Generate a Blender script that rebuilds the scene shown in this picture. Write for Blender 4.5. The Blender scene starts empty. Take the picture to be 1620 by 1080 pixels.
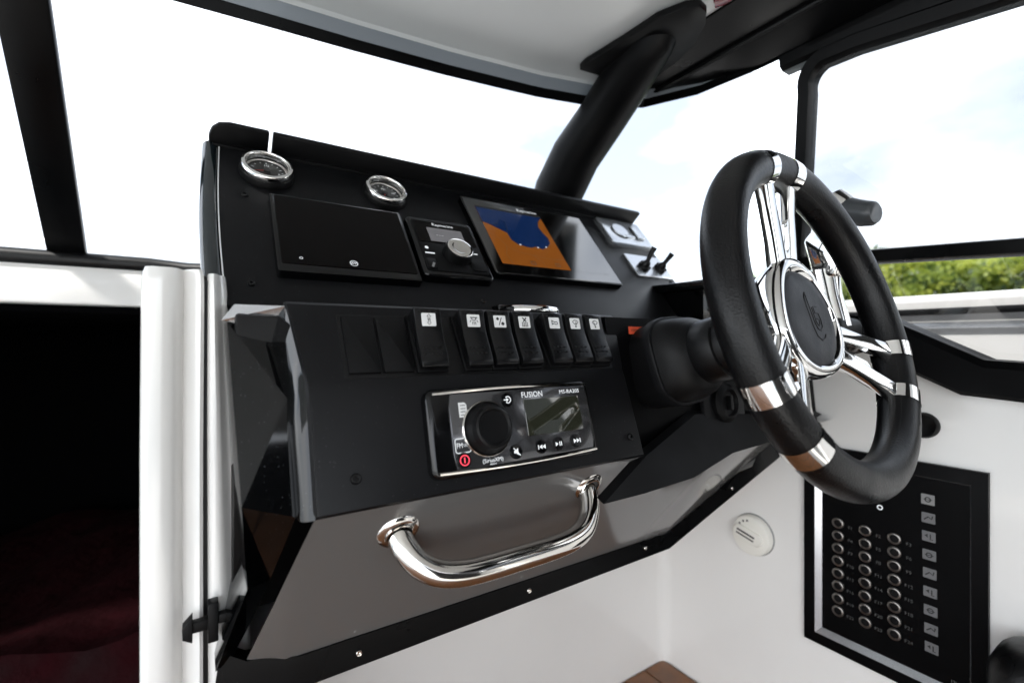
import bpy, bmesh, math, random
from mathutils import Matrix, Vector
R = math.radians
random.seed(7)
scene = bpy.context.scene
COL = scene.collection

# ------------------------------------------------------------------ camera
cam_d = bpy.data.cameras.new('camera')
cam_d.sensor_width = 36.0
cam_d.lens = 16.49
cam_d.clip_start = 0.01
cam_d.clip_end = 2000
cam_d.dof.use_dof = True
cam_d.dof.focus_distance = 0.52
cam_d.dof.aperture_fstop = 3.6
cam = bpy.data.objects.new('camera', cam_d)
cam.location = (0, 0, 0)
cam.rotation_euler = (R(90), 0, R(-33.15))
COL.objects.link(cam)
scene.camera = cam

# ------------------------------------------------------------------ sky and sun (bright overcast)
SUN_EL, SUN_AZ = 56.0, 228.0
w = bpy.data.worlds.new('World'); scene.world = w; w.use_nodes = True
nt = w.node_tree; nt.nodes.clear()
def N(t, **k):
    n = nt.nodes.new(t)
    for a, b in k.items(): setattr(n, a, b)
    return n
out = N('ShaderNodeOutputWorld'); bg = N('ShaderNodeBackground')
sky = N('ShaderNodeTexSky', sky_type='NISHITA', sun_disc=False, sun_elevation=R(SUN_EL), sun_rotation=R(SUN_AZ))
sky.air_density = 1.0; sky.dust_density = 2.0
tc = N('ShaderNodeTexCoord'); mp = N('ShaderNodeMapping'); mp.inputs['Scale'].default_value = (1, 1, 2.4)
nz = N('ShaderNodeTexNoise'); nz.inputs['Scale'].default_value = 2.3; nz.inputs['Detail'].default_value = 7
rp = N('ShaderNodeValToRGB'); rp.color_ramp.elements[0].position = .36; rp.color_ramp.elements[1].position = .58
rp.color_ramp.elements[0].color = (.35, .35, .35, 1)
mx = N('ShaderNodeMix', data_type='RGBA'); mx.inputs[7].default_value = (9.2, 9.5, 9.9, 1)
nt.links.new(tc.outputs['Generated'], mp.inputs[0]); nt.links.new(mp.outputs[0], nz.inputs['Vector'])
nt.links.new(nz.outputs['Fac'], rp.inputs[0]); nt.links.new(rp.outputs[0], mx.inputs[0])
nt.links.new(sky.outputs[0], mx.inputs[6]); nt.links.new(mx.outputs[2], bg.inputs[0])
bg.inputs[1].default_value = 0.1
nt.links.new(bg.outputs[0], out.inputs[0])
sd = bpy.data.lights.new('sun', 'SUN'); sd.energy = 3.2; sd.angle = R(5); sd.color = (1, .95, .88)
so = bpy.data.objects.new('sun', sd); COL.objects.link(so)
_e, _a = R(SUN_EL), R(SUN_AZ)
sdir = Vector((math.sin(_a) * math.cos(_e), math.cos(_a) * math.cos(_e), math.sin(_e)))
so.rotation_euler = sdir.to_track_quat('Z', 'Y').to_euler(); so.location = (0, 0, 5)
vs = scene.view_settings
vs.view_transform = 'Standard'; vs.look = 'None'; vs.exposure = 2.42; vs.gamma = 1.0; vs.use_curve_mapping = False
scene.cycles.max_bounces = 10; scene.cycles.transparent_max_bounces = 16
scene.cycles.caustics_reflective = False; scene.cycles.caustics_refractive = False
scene.cycles.sample_clamp_indirect = 6

# ------------------------------------------------------------------ materials
MATS = {}
def mat(name, col, rough=.5, metal=0, spec=.5, coat=0, emis=None, estr=0, noise=None, bump=None, alpha=None, croug=.03):
    """noise=(scale, amount) colour mottling; bump=(kind, scale, strength, distance)"""
    m = bpy.data.materials.new(name); m.use_nodes = True
    t = m.node_tree; b = t.nodes['Principled BSDF']
    b.inputs['Base Color'].default_value = (*col, 1); b.inputs['Roughness'].default_value = rough
    b.inputs['Metallic'].default_value = metal; b.inputs['Specular IOR Level'].default_value = spec
    b.inputs['Coat Weight'].default_value = coat; b.inputs['Coat Roughness'].default_value = croug
    if emis: b.inputs['Emission Color'].default_value = (*emis, 1); b.inputs['Emission Strength'].default_value = estr
    tcn = t.nodes.new('ShaderNodeTexCoord')
    if noise:
        n = t.nodes.new('ShaderNodeTexNoise'); n.inputs['Scale'].default_value = noise[0]; n.inputs['Detail'].default_value = 6
        t.links.new(tcn.outputs['Object'], n.inputs['Vector'])
        mr = t.nodes.new('ShaderNodeMapRange'); mr.inputs[3].default_value = 1 - noise[1]; mr.inputs[4].default_value = 1 + noise[1]
        mr.inputs[1].default_value = .25; mr.inputs[2].default_value = .75
        t.links.new(n.outputs['Fac'], mr.inputs[0])
        mm = t.nodes.new('ShaderNodeMix'); mm.data_type = 'RGBA'; mm.blend_type = 'MULTIPLY'; mm.inputs[0].default_value = 1
        mm.inputs[6].default_value = (*col, 1); t.links.new(mr.outputs[0], mm.inputs[7]); t.links.new(mm.outputs[2], b.inputs['Base Color'])
        mr2 = t.nodes.new('ShaderNodeMapRange'); mr2.inputs[1].default_value = .3; mr2.inputs[2].default_value = .7
        mr2.inputs[3].default_value = rough * .8; mr2.inputs[4].default_value = min(1, rough * 1.25)
        t.links.new(n.outputs['Fac'], mr2.inputs[0]); t.links.new(mr2.outputs[0], b.inputs['Roughness'])
    if bump:
        kind, sc, st, di = bump
        if kind == 'voronoi':
            n2 = t.nodes.new('ShaderNodeTexVoronoi'); n2.inputs['Scale'].default_value = sc; o_ = n2.outputs['Distance']
        else:
            n2 = t.nodes.new('ShaderNodeTexNoise'); n2.inputs['Scale'].default_value = sc; n2.inputs['Detail'].default_value = 4; o_ = n2.outputs['Fac']
        t.links.new(tcn.outputs['Object'], n2.inputs['Vector'])
        bp = t.nodes.new('ShaderNodeBump'); bp.inputs['Strength'].default_value = st; bp.inputs['Distance'].default_value = di
        t.links.new(o_, bp.inputs['Height']); t.links.new(bp.outputs[0], b.inputs['Normal'])
    MATS[name] = m
    return m
def add_specks(m, scale, thr, col=(.35, .36, .38)):
    """dust specks scattered over a surface"""
    t = m.node_tree; b = t.nodes['Principled BSDF']
    tcn = t.nodes.new('ShaderNodeTexCoord'); v = t.nodes.new('ShaderNodeTexVoronoi'); v.inputs['Scale'].default_value = scale
    t.links.new(tcn.outputs['Object'], v.inputs['Vector'])
    n = t.nodes.new('ShaderNodeTexNoise'); n.inputs['Scale'].default_value = scale * .12; t.links.new(tcn.outputs['Object'], n.inputs['Vector'])
    mu = t.nodes.new('ShaderNodeMath'); mu.operation = 'MULTIPLY'; mu.inputs[1].default_value = thr * 2
    t.links.new(n.outputs['Fac'], mu.inputs[0])
    lt = t.nodes.new('ShaderNodeMath'); lt.operation = 'LESS_THAN'; t.links.new(v.outputs['Distance'], lt.inputs[0]); t.links.new(mu.outputs[0], lt.inputs[1])
    mm = t.nodes.new('ShaderNodeMix'); mm.data_type = 'RGBA'; t.links.new(lt.outputs[0], mm.inputs[0])
    src = b.inputs['Base Color'].links[0].from_socket if b.inputs['Base Color'].links else None
    if src: t.links.new(src, mm.inputs[6])
    else: mm.inputs[6].default_value = b.inputs['Base Color'].default_value
    mm.inputs[7].default_value = (*col, 1); t.links.new(mm.outputs[2], b.inputs['Base Color'])

matte = mat('matte_black_panel', (.0055, .0056, .0064), .38, spec=.14, noise=(6, .45), bump=('noise', 1500, .12, .0004)); add_specks(matte, 260, .05, (.13, .13, .14))
matte2 = mat('matte_black_dark', (.004, .004, .0044), .45, spec=.15, noise=(14, .15), bump=('noise', 900, .15, .0004))
satin = mat('satin_black_plastic', (.004, .004, .0045), .27, spec=.3, bump=('noise', 700, .08, .0003))
deadb = mat('dull_black_sheet', (.0022, .0022, .0025), .4, spec=.06, noise=(12, .2))
pad_b = mat('padded_black_vinyl', (.003, .003, .0034), .42, spec=.12, noise=(8, .2), bump=('noise', 40, .15, .004))
gloss = mat('gloss_black_gelcoat', (.0015, .0017, .002), .05, spec=.4, coat=0, noise=(5, .2)); add_specks(gloss, 330, .075, (.10, .11, .12))
glossc = mat('gloss_black_plastic', (.002, .002, .0024), .12, spec=.35)
rubber = mat('black_rubber', (.004, .004, .0044), .38, spec=.25, noise=(20, .15), bump=('noise', 300, .1, .0005))
frame_b = mat('black_frame_paint', (.002, .002, .0023), .3, spec=.12, noise=(10, .15))
leather = mat('black_leather', (.003, .003, .0034), .32, spec=.26, noise=(30, .15), bump=('voronoi', 620, .35, .0006))
leather_g = mat('grey_leather', (.035, .037, .043), .5, spec=.35, noise=(40, .12), bump=('voronoi', 700, .35, .0005))
chrome = mat('chrome', (.86, .85, .83), .035, metal=1, noise=(6, .03))
steel = mat('polished_steel', (.74, .71, .67), .07, metal=1, noise=(8, .04))
steel_d = mat('dull_steel', (.24, .225, .21), .34, metal=1)
white = mat('white_gelcoat', (.82, .805, .785), .16, coat=.5, noise=(2.4, .05), bump=('noise', 6, .09, .01)); add_specks(white, 60, .012, (.08, .08, .08))
roofm = mat('roof_liner_white', (.79, .81, .825), .4, noise=(4, .03), bump=('noise', 5, .04, .01))
greyg = mat('grey_gelcoat', (.115, .111, .109), .12, spec=.5, coat=.3, noise=(4, .06))
plast_w = mat('white_plastic', (.84, .82, .76), .35)
cap_sheen = mat('cap_sheen_metal', (.86, .87, .9), .16, metal=.9)
alu = mat('silver_moulding', (.55, .57, .6), .25, metal=.85)
icon_w = mat('icon_white', (.8, .8, .8), .5)
icon_b = mat('icon_black', (.01, .01, .01), .5)
print_w = mat('print_white', (.6, .6, .6), .5, emis=(.8, .85, .9), estr=.12)
tile_d = mat('icon_tile_grey', (.15, .15, .155), .5)
print_d = mat('print_dim', (.07, .07, .07), .5)
print_g = mat('print_grey', (.25, .25, .25), .5)
red_btn = mat('red_symbol', (.5, .02, .04), .4, emis=(1, .08, .12), estr=.25)
needle = mat('red_needle', (.45, .03, .02), .4)
label_r = mat('orange_label', (.75, .10, .04), .5)
screen = mat('dark_screen_glass', (.0012, .0006, .0006), .04, spec=.1)
screen2 = mat('bright_screen_glass', (.0015, .0012, .0012), .10, spec=.5); screen2.node_tree.nodes['Principled BSDF'].inputs['IOR'].default_value = 2.6
chart_l = mat('chart_contour', (.004, .012, .05), .1, emis=(.03, .1, .32), estr=.03)
chart_b = mat('chart_blue', (.002, .006, .03), .06, spec=.3, emis=(.02, .07, .25), estr=.04)
chart_o = mat('chart_orange', (.10, .03, .004), .06, spec=.3, emis=(.85, .26, .04), estr=.036)
lcd = mat('lcd_grey_screen', (.06, .055, .058), .06, emis=(.3, .3, .32), estr=.06, coat=.3)
lcd_g = mat('lcd_green_screen', (.014, .015, .011), .03, coat=1, emis=(.1, .11, .06), estr=.015)
radio_f = mat('radio_brushed_fascia', (.09, .09, .095), .14, metal=.7, coat=.5, noise=(60, .1))
grip_g = mat('lever_grip_grey', (.06, .065, .07), .35, noise=(20, .1))
navy = mat('dark_navy_edge', (.006, .011, .014), .1, coat=.6)
gaugef = mat('gauge_face', (.018, .018, .017), .35)
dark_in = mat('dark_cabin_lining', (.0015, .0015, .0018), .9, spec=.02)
cloth_r = mat('dark_red_cloth', (.011, .0003, .0011), .85, spec=.1, noise=(12, .4), bump=('noise', 25, .5, .02))
teak = mat('teak_plank', (.15, .058, .018), .35, noise=(30, .35), coat=.2)
caulk = mat('caulk_black', (.01, .01, .01), .6)
tail = mat('red_lens', (.18, .01, .02), .2, coat=.5)
leafs = [mat('leaf_light', (.19, .22, .055), .6), mat('leaf_mid', (.12, .155, .038), .6), mat('leaf_dark', (.035, .06, .018), .65)]
for m_ in leafs:
    t_ = m_.node_tree; p_ = t_.nodes['Principled BSDF']; tr_ = t_.nodes.new('ShaderNodeBsdfTranslucent'); c_ = p_.inputs['Base Color'].default_value
    tr_.inputs[0].default_value = (min(1, c_[0] * 2.2), min(1, c_[1] * 2.0), c_[2] * 1.6, 1); mi_ = t_.nodes.new('ShaderNodeAddShader')
    t_.links.new(p_.outputs[0], mi_.inputs[0]); t_.links.new(tr_.outputs[0], mi_.inputs[1]); t_.links.new(mi_.outputs[0], t_.nodes['Material Output'].inputs[0])
bark = mat('bark', (.06, .045, .03), .9, noise=(8, .3))
def glass_mat(name, refl=1.0, tint=(1, 1, 1)):
    m = bpy.data.materials.new(name); m.use_nodes = True; t = m.node_tree; t.nodes.clear()
    o = t.nodes.new('ShaderNodeOutputMaterial'); tr = t.nodes.new('ShaderNodeBsdfTransparent'); gl = t.nodes.new('ShaderNodeBsdfGlossy')
    gl.inputs['Roughness'].default_value = .0; tr.inputs[0].default_value = (*tint, 1)
    fr = t.nodes.new('ShaderNodeFresnel'); fr.inputs[0].default_value = 1.5
    mu = t.nodes.new('ShaderNodeMath'); mu.operation = 'MULTIPLY'; mu.inputs[1].default_value = refl; t.links.new(fr.outputs[0], mu.inputs[0])
    mi = t.nodes.new('ShaderNodeMixShader'); t.links.new(mu.outputs[0], mi.inputs[0]); t.links.new(tr.outputs[0], mi.inputs[1]); t.links.new(gl.outputs[0], mi.inputs[2])
    t.links.new(mi.outputs[0], o.inputs[0]); return m
glass = glass_mat('window_glass', .8, (.97, .99, .985))
glass_w = glass_mat('tinted_windshield_glass', .8, (.42, .43, .44))
glass_t = glass_mat('tinted_window_glass', .8, (.275, .285, .295))
lens_g = glass_mat('lens_glass', .5)
water = mat('water', (.03, .045, .05), .08, bump=('noise', 3, .4, .1))

# ------------------------------------------------------------------ mesh helpers
class B:
    """collects shapes into one mesh"""
    def __init__(s): s.v = []; s.f = []; s.m = []; s.sm = []
    def add(s, verts, faces, M=None, mi=0):
        k = len(s.v)
        s.v += [tuple(M @ Vector(p)) if M else tuple(p) for p in verts]
        s.f += [tuple(i + k for i in f) for f in faces]; s.m += [mi] * len(faces)
        return s
    def bm(s, bm, M=None, mi=0):
        bmesh.ops.recalc_face_normals(bm, faces=bm.faces)
        bm.verts.index_update()
        s.add([tuple(v.co) for v in bm.verts], [tuple(v.index for v in f.verts) for f in bm.faces], M, mi); bm.free(); return s
    def box(s, x0, x1, y0, y1, z0, z1, bev=0, seg=2, M=None, mi=0):
        b = bmesh.new(); bmesh.ops.create_cube(b, size=1)
        for v in b.verts: v.co = ((x0 + x1) / 2 + v.co.x * (x1 - x0), (y0 + y1) / 2 + v.co.y * (y1 - y0), (z0 + z1) / 2 + v.co.z * (z1 - z0))
        if bev: bmesh.ops.bevel(b, geom=b.edges[:], offset=bev, segments=seg, profile=.5, affect='EDGES')
        return s.bm(b, M, mi)
    def solid(s, poly, vec, bev=0, seg=2, M=None, mi=0, top_only=False):
        """planar-ish polygon extruded by vec"""
        b = bmesh.new(); vv = [b.verts.new(p) for p in poly]; f = b.faces.new(vv)
        r = bmesh.ops.extrude_face_region(b, geom=[f])
        nv = [g for g in r['geom'] if isinstance(g, bmesh.types.BMVert)]
        bmesh.ops.translate(b, vec=vec, verts=nv)
        bmesh.ops.recalc_face_normals(b, faces=b.faces)
        if bev:
            if top_only:
                ns = set(nv); ed = [e for e in b.edges if e.verts[0] in ns and e.verts[1] in ns]
            else: ed = b.edges[:]
            bmesh.ops.bevel(b, geom=ed, offset=bev, segments=seg, profile=.5, affect='EDGES')
        return s.bm(b, M, mi)
    def prism(s, pts, z0, z1, bev=0, seg=2, M=None, mi=0, top_only=True):
        return s.solid([(p[0], p[1], z0) for p in pts], (0, 0, z1 - z0), bev, seg, M, mi, top_only)
    def lathe(s, prof, n=48, M=None, mi=0, fn=None):
        vs_, fs = [], []
        for (r, z) in prof:
            for k in range(n):
                a = 2 * math.pi * k / n; q = r * (fn(a, r, z) if fn else 1)
                vs_.append((q * math.cos(a), q * math.sin(a), z))
        for i in range(len(prof) - 1):
            for k in range(n):
                fs.append((i * n + k, i * n + (k + 1) % n, (i + 1) * n + (k + 1) % n, (i + 1) * n + k))
        return s.add(vs_, fs, M, mi)
    def disc(s, r, z, n=40, M=None, mi=0):
        return s.add([(r * math.cos(2 * math.pi * k / n), r * math.sin(2 * math.pi * k / n), z) for k in range(n)], [tuple(range(n))], M, mi)
    def tube(s, pts, r, n=16, closed=False, M=None, mi=0, sy=1.0, caps=True):
        pts = [Vector(p) for p in pts]; L = len(pts); vs_, fs = [], []
        up = None
        for i, p in enumerate(pts):
            a = pts[(i - 1) % L] if (closed or i > 0) else p; c = pts[(i + 1) % L] if (closed or i < L - 1) else p
            t = (c - a).normalized()
            if up is None:
                up = Vector((0, 0, 1)) if abs(t.z) < .9 else Vector((0, 1, 0))
            x = up.cross(t).normalized(); up = t.cross(x).normalized()
            rr = r[i] if isinstance(r, (list, tuple)) else r
            for k in range(n):
                g = 2 * math.pi * k / n
                vs_.append(tuple(p + x * (math.cos(g) * rr) + up * (math.sin(g) * rr * sy)))
        for i in range(L if closed else L - 1):
            j = (i + 1) % L
            for k in range(n): fs.append((i * n + k, i * n + (k + 1) % n, j * n + (k + 1) % n, j * n + k))
        if caps and not closed: fs += [tuple(range(n))[::-1], tuple((L - 1) * n + k for k in range(n))]
        return s.add(vs_, fs, M, mi)
    def poly(s, pts, M=None, mi=0): return s.add(pts, [tuple(range(len(pts)))], M, mi)

def rrect(x0, x1, y0, y1, r, n=5):
    o = []
    for cx, cy, a0 in ((x1 - r, y1 - r, 0), (x0 + r, y1 - r, 90), (x0 + r, y0 + r, 180), (x1 - r, y0 + r, 270)):
        for k in range(n + 1):
            a = R(a0 + 90 * k / n); o.append((cx + r * math.cos(a), cy + r * math.sin(a)))
    return o
def circ(cx, cy, r, n=24, a0=0, a1=360):
    return [(cx + r * math.cos(R(a0 + (a1 - a0) * k / n)), cy + r * math.sin(R(a0 + (a1 - a0) * k / n))) for k in range(n + (0 if a1 - a0 == 360 else 1))]

WM = {}
TINY = {'ribs', 'button_legends', 'screen_menu', 'markings', 'chart_marks', 'painted_shadow', 'slots', 'dots', 'menu_lines', 'display_text', 'band_badge', 'embossed_emblem'}   # print, relief and painted shade too small to pick apart
def obj(name, b, m, parent=None, smooth=35, loc=None, M=None):
    """one mesh object. Verts are in world space when parent has no frame; M puts a local-space mesh in the world"""
    me = bpy.data.meshes.new(name); me.from_pydata(b.v, [], b.f)
    for mm in (m if isinstance(m, (list, tuple)) else [m]): me.materials.append(mm)
    for p, k in zip(me.polygons, b.m): p.material_index = k
    me.validate(); me.update()
    if smooth:
        for p in me.polygons: p.use_smooth = True
        me.set_sharp_from_angle(angle=R(smooth))
    o = bpy.data.objects.new(name, me); COL.objects.link(o)
    if name in TINY: o['kind'] = 'stuff'
    if parent is not None:
        o.parent = parent
    if M is not None: o.matrix_basis = M
    return o
def world_parent(o, parent):
    """parent whose root sits away from the origin, mesh given in world space"""
    o.parent = parent; o.matrix_parent_inverse = WM[parent.name].inverted(); return o
def tag(o, label=None, cat=None, group=None, kind=None):
    if label: o['label'] = label
    if cat: o['category'] = cat
    if group: o['group'] = group
    if kind: o['kind'] = kind
    return o
def thing(name, label, cat, M=None, group=None):
    o = bpy.data.objects.new(name, None); o.empty_display_size = .03; COL.objects.link(o)
    M = M if M is not None else Matrix.Identity(4)
    o.matrix_basis = M; WM[o.name] = M.copy()
    return tag(o, label, cat, group)
def wpart(name, b, m, root, smooth=35): return world_parent(obj(name, b, m, None, smooth), root)
def frame(o, x, y, z):
    M = Matrix.Identity(4)
    for i, v in enumerate((Vector(x), Vector(y), Vector(z), Vector(o))):
        for j in range(3): M[j][i] = v[j]
    return M
_txt = {}
def text(b, body, size, x, y, z, mi=0, align='CENTER', M=None, sx=1.0, rot=0):
    key = (body, align)
    if key not in _txt:
        cu = bpy.data.curves.new('t', 'FONT'); cu.body = body; cu.size = 1; cu.align_x = align; cu.align_y = 'CENTER'; cu.resolution_u = 2
        ob = bpy.data.objects.new('t', cu); COL.objects.link(ob)
        me = bpy.data.meshes.new_from_object(ob.evaluated_get(bpy.context.evaluated_depsgraph_get()))
        _txt[key] = ([tuple(v.co) for v in me.vertices], [tuple(p.vertices) for p in me.polygons])
        bpy.data.objects.remove(ob); bpy.data.curves.remove(cu); bpy.data.meshes.remove(me)
    v, f = _txt[key]; c, s_ = math.cos(rot), math.sin(rot)
    b.add([(x + (p[0] * sx * c - p[1] * s_) * size, y + (p[0] * sx * s_ + p[1] * c) * size, z) for p in v], f, M, mi)
def line(b, pts, wd, z, mi=0, M=None, closed=False):
    """flat stroke along 2-D points"""
    P = [Vector((p[0], p[1])) for p in pts]; L = len(P); vs_ = []
    for i in range(L):
        a = P[(i - 1) % L] if (closed or i) else P[i]; c = P[(i + 1) % L] if (closed or i < L - 1) else P[i]
        t = (c - a).normalized(); n = Vector((-t.y, t.x)) * wd / 2
        vs_ += [(P[i].x + n.x, P[i].y + n.y, z), (P[i].x - n.x, P[i].y - n.y, z)]
    fs = [(2 * i, 2 * i + 1, 2 * ((i + 1) % L) + 1, 2 * ((i + 1) % L)) for i in range(L if closed else L - 1)]
    b.add(vs_, fs, M, mi)

# panel frames: x to starboard, y up the slope, z out of the panel
def slope(o, deg): 
    c, s = math.cos(R(deg)), math.sin(R(deg)); return frame(o, (1, 0, 0), (0, c, s), (0, -s, c))
UP = slope((0, .513, .034), 50.7)
F2 = slope((0, .364, -.128), 75)
F1 = slope((0, .390, -.033), 58)
def T(x, y, z=0): return Matrix.Translation((x, y, z))

# ================================================================== setting
FLOOR = -.745
b = B().box(-1.5, .9, -2.2, .727, FLOOR - .06, FLOOR - .004)
fl = tag(obj('cabin_floor', b, mat('bounce_deck_grey', (.40, .40, .395), .6, noise=(5, .1), bump=('noise', 400, .3, .001))), kind='structure')  # unseen floor aft of the planks made pale to bounce neutral light
cb = obj('caulking', B().box(-.62, .9, -.34, .7265, FLOOR - .0035, FLOOR - .001), caulk, fl)
pm = None
for i in range(23):
    x = .895 - i * .066
    if pm is None:
        o = obj('plank', B().box(-.0315, .0315, -.53, .53, -.003, .0035, .0012, 1), teak, fl); pm = o.data
    else:
        o = bpy.data.objects.new('plank', pm); COL.objects.link(o); o.parent = fl
    o.location = (x - .0315, .194, FLOOR)
# bulkhead and side liner in one moulded white piece, rounded inner corner
def moulding(pts, z0, z1s):
    vs_, fs = [], []
    for p, z1 in zip(pts, z1s): vs_ += [(p[0], p[1], z0), (p[0], p[1], z1)]
    for i in range(len(pts) - 1): fs.append((2 * i, 2 * i + 2, 2 * i + 3, 2 * i + 1))
    return vs_, fs
arc = [(.9 - .025 + .025 * math.sin(R(a)), .727 - .025 + .025 * math.cos(R(a))) for a in range(0, 91, 9)]
pts = [(-.02, .727)] + arc
v, f = moulding(pts, FLOOR - .01, [-.2] * len(pts))
tag(obj('bulkhead', B().add(v, f), white), kind='structure')
sy = [(.702, .03), (.45, .02), (.285, .0), (.262, -.043), (.205, -.0725), (.148, -.0764), (-.6, -.09), (-2.2, -.09)]
v, f = [], []
for (y, zt) in sy: v += [(.9, y, FLOOR - .01), (.9, y, zt), (.93, y, zt), (.93, y, FLOOR - .01)]
for i in range(len(sy) - 1):
    for k in range(3): f.append((4 * i + k, 4 * i + k + 1, 4 * i + 4 + k + 1, 4 * i + 4 + k))
tag(obj('side_liner', B().add(v, f), white), kind='structure')
# added unseen wall behind the viewer, darkens reflections in chrome and gloss black
b = B().box(-.04, .93, -1.34, -1.30, FLOOR, .52, .004)
tag(obj('added_dark_wall', b, mat('added_wall_charcoal', (.012, .012, .013), .55, noise=(6, .2))), kind='structure')
# water, shore
b = B().box(-600, 600, -600, 600, -1.55, -1.5); tag(obj('water', b, water), kind='structure')
sh = B()
vv = []
for k in range(25):
    t = k / 24
    vv += [(54 + 4 * math.sin(k), -10 + t * 130, -1.52), (62 + 3 * math.sin(k * 1.7), -10 + t * 130, .4 + .3 * math.sin(k * 2.3)), (140, -10 + t * 130, 2.0)]
ff = []
for k in range(24):
    for j in range(2): ff.append((3 * k + j, 3 * k + 3 + j, 3 * k + 4 + j, 3 * k + 1 + j))
tag(obj('shore', sh.add(vv, ff), mat('shore_grass', (.05, .07, .02), .9, noise=(2, .4))), kind='structure')

# outer bulwark / side deck and foredeck of the boat, bright white outside the glass
b = B()
b.solid([(1.15, 3.0, -.4), (1.15, 3.0, .078), (1.17, 3.0, .09), (1.27, 3.0, .09), (1.29, 3.0, .07), (1.29, 3.0, -.4)], (0, -5, 0), .004)
b.box(.935, 1.149, -2.0, 3.0, -.4, -.14)
tag(obj('side_deck', b, white), kind='structure')
for zz, nm, mm in ((.056, 'rail_moulding', rubber), (.030, 'rail_moulding', alu)):
    b = B().tube([(1.148, 3.0, zz), (1.148, -2.0, zz)], .0065, 10)
    o = obj(nm, b, mm, bpy.data.objects['side_deck'])
b = B().solid([(-1.4, 1.16, .10), (1.15, 1.16, .10), (1.15, 2.4, .10), (.5, 3.6, .12), (-.7, 3.6, .12), (-1.4, 2.4, .10)], (0, 0, .03), .005)
tag(obj('foredeck', b, white), kind='structure')
br = thing('bow_rail', 'thin pale bow rail outside the windshield, far left', 'rail', T(-.9, 2.6, .1))
b = B().tube([(-1.4, 2.85, .11), (-1.39, 2.85, .50), (-1.3, 2.87, .535), (-.9, 2.93, .505), (-.62, 2.95, .471), (-.595, 2.95, .467)], .011, 10); wpart('tube', b, steel, br)

# ================================================================== cabin opening at left
ow = thing('companionway', 'white framed dark companionway opening left of the console', 'doorway', T(-.4, 1.1, FLOOR))
b = B().box(-1.4, -.02, 1.1, 1.14, .064, .135, .006); wpart('header', b, white, ow)
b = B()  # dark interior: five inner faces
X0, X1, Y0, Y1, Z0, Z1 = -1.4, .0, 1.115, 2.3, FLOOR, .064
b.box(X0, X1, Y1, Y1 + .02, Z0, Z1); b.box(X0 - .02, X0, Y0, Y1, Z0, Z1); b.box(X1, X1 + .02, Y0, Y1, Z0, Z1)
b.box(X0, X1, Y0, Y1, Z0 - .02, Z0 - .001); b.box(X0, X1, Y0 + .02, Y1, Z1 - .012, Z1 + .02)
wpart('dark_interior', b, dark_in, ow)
b = B().box(-1.6, -1.1, 1.1, 1.14, Z0, .064); wpart('side_panel', b, white, ow)
b = B()
nx, ny = 26, 14; vs_ = []
for j in range(ny):
    for i in range(nx):
        x = -1.35 + 1.3 * i / (nx - 1); y = 1.2 + .95 * j / (ny - 1)
        z = -.60 + .018 * math.sin(9 * x + 5 * y) + .012 * math.sin(21 * x - 13 * y) - (.16 if j == 0 else 0)
        vs_.append((x, y, z))
b.add(vs_, [(j * nx + i, j * nx + i + 1, (j + 1) * nx + i + 1, (j + 1) * nx + i) for j in range(ny - 1) for i in range(nx - 1)])
tag(obj('berth_blanket', b, cloth_r), 'dark red rumpled blanket lying in the dark cabin at lower left', 'blanket')
# console flank behind the jamb
b = B().box(-.018, .0, .56, 1.1, FLOOR, .06); wpart('flank', b, white, ow)

# jamb: fluted white door post
jb = thing('door_jamb', 'fluted glossy white door jamb standing left of the console', 'door jamb', T(-.02, .5, FLOOR))
prof = [(-.046, .60), (-.0475, .52), (-.045, .503), (-.040, .498), (-.024, .498), (-.020, .502), (-.018, .508), (-.0165, .511), (-.0145, .509), (-.010, .503), (-.0035, .4985), (-.001, .500), (-.0005, .51), (-.0005, .60)]
def jamb(prof, ztop, zdip):
    bb = bmesh.new(); rings = []
    zs = [FLOOR, -.4, -.1, ztop - .03, ztop - .012, ztop - .004, ztop]
    ins = [0, 0, 0, 0, .0008, .0028, .007]
    cx = sum(p[0] for p in prof) / len(prof); cy = .56
    for z, s in zip(zs, ins):
        bow = .0028 * math.sin(math.pi * min(1, max(0, (z + .55) / .6)))
        rings.append([bb.verts.new((p[0] + (cx - p[0]) * s * 12 - bow * .5 + (max(0, p[0]) * 1.3 * max(0, .06 - z) / .35), p[1] + (cy - p[1]) * s * 4, z)) for p in prof])
    for a, c in zip(rings, rings[1:]):
        for k in range(len(prof) - 1): bb.faces.new((a[k], a[k + 1], c[k + 1], c[k]))
    bb.faces.new(rings[-1]); return bb
wpart('fluted_post', B().bm(jamb(prof, .064, 0)), white, jb, 50)
prof2 = [(.0012, .60), (.0010, .506), (.003, .4995), (.006, .498), (.0085, .501), (.0105, .508), (.0125, .510), (.0150, .512), (.0165, .522)]
wpart('hinge_post', B().bm(jamb(prof2, .061, 0)), white, jb, 50)
b = B().box(-.0015, .0022, .505, .60, FLOOR, .055); wpart('seam', b, rubber, jb)
lt = thing('door_latch', 'small black arrow shaped latch at the foot of the white jamb', 'latch', T(.0, .46, -.25))
b = B().box(.0015, .0095, .484, .497, -.262, -.228, .0012); wpart('plate', b, matte2, lt)
b = B().box(-.010, .002, .486, .494, -.2505, -.2415, .0008); b.box(.0095, .018, .486, .494, -.248, -.240, .0008); wpart('bar', b, matte2, lt)
b = B().solid([(-.0095, .483, -.2355), (-.0095, .483, -.257), (-.0165, .483, -.2525), (-.0168, .483, -.243)], (0, .012, 0), .0006); wpart('arrow_head', b, matte2, lt)

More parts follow.
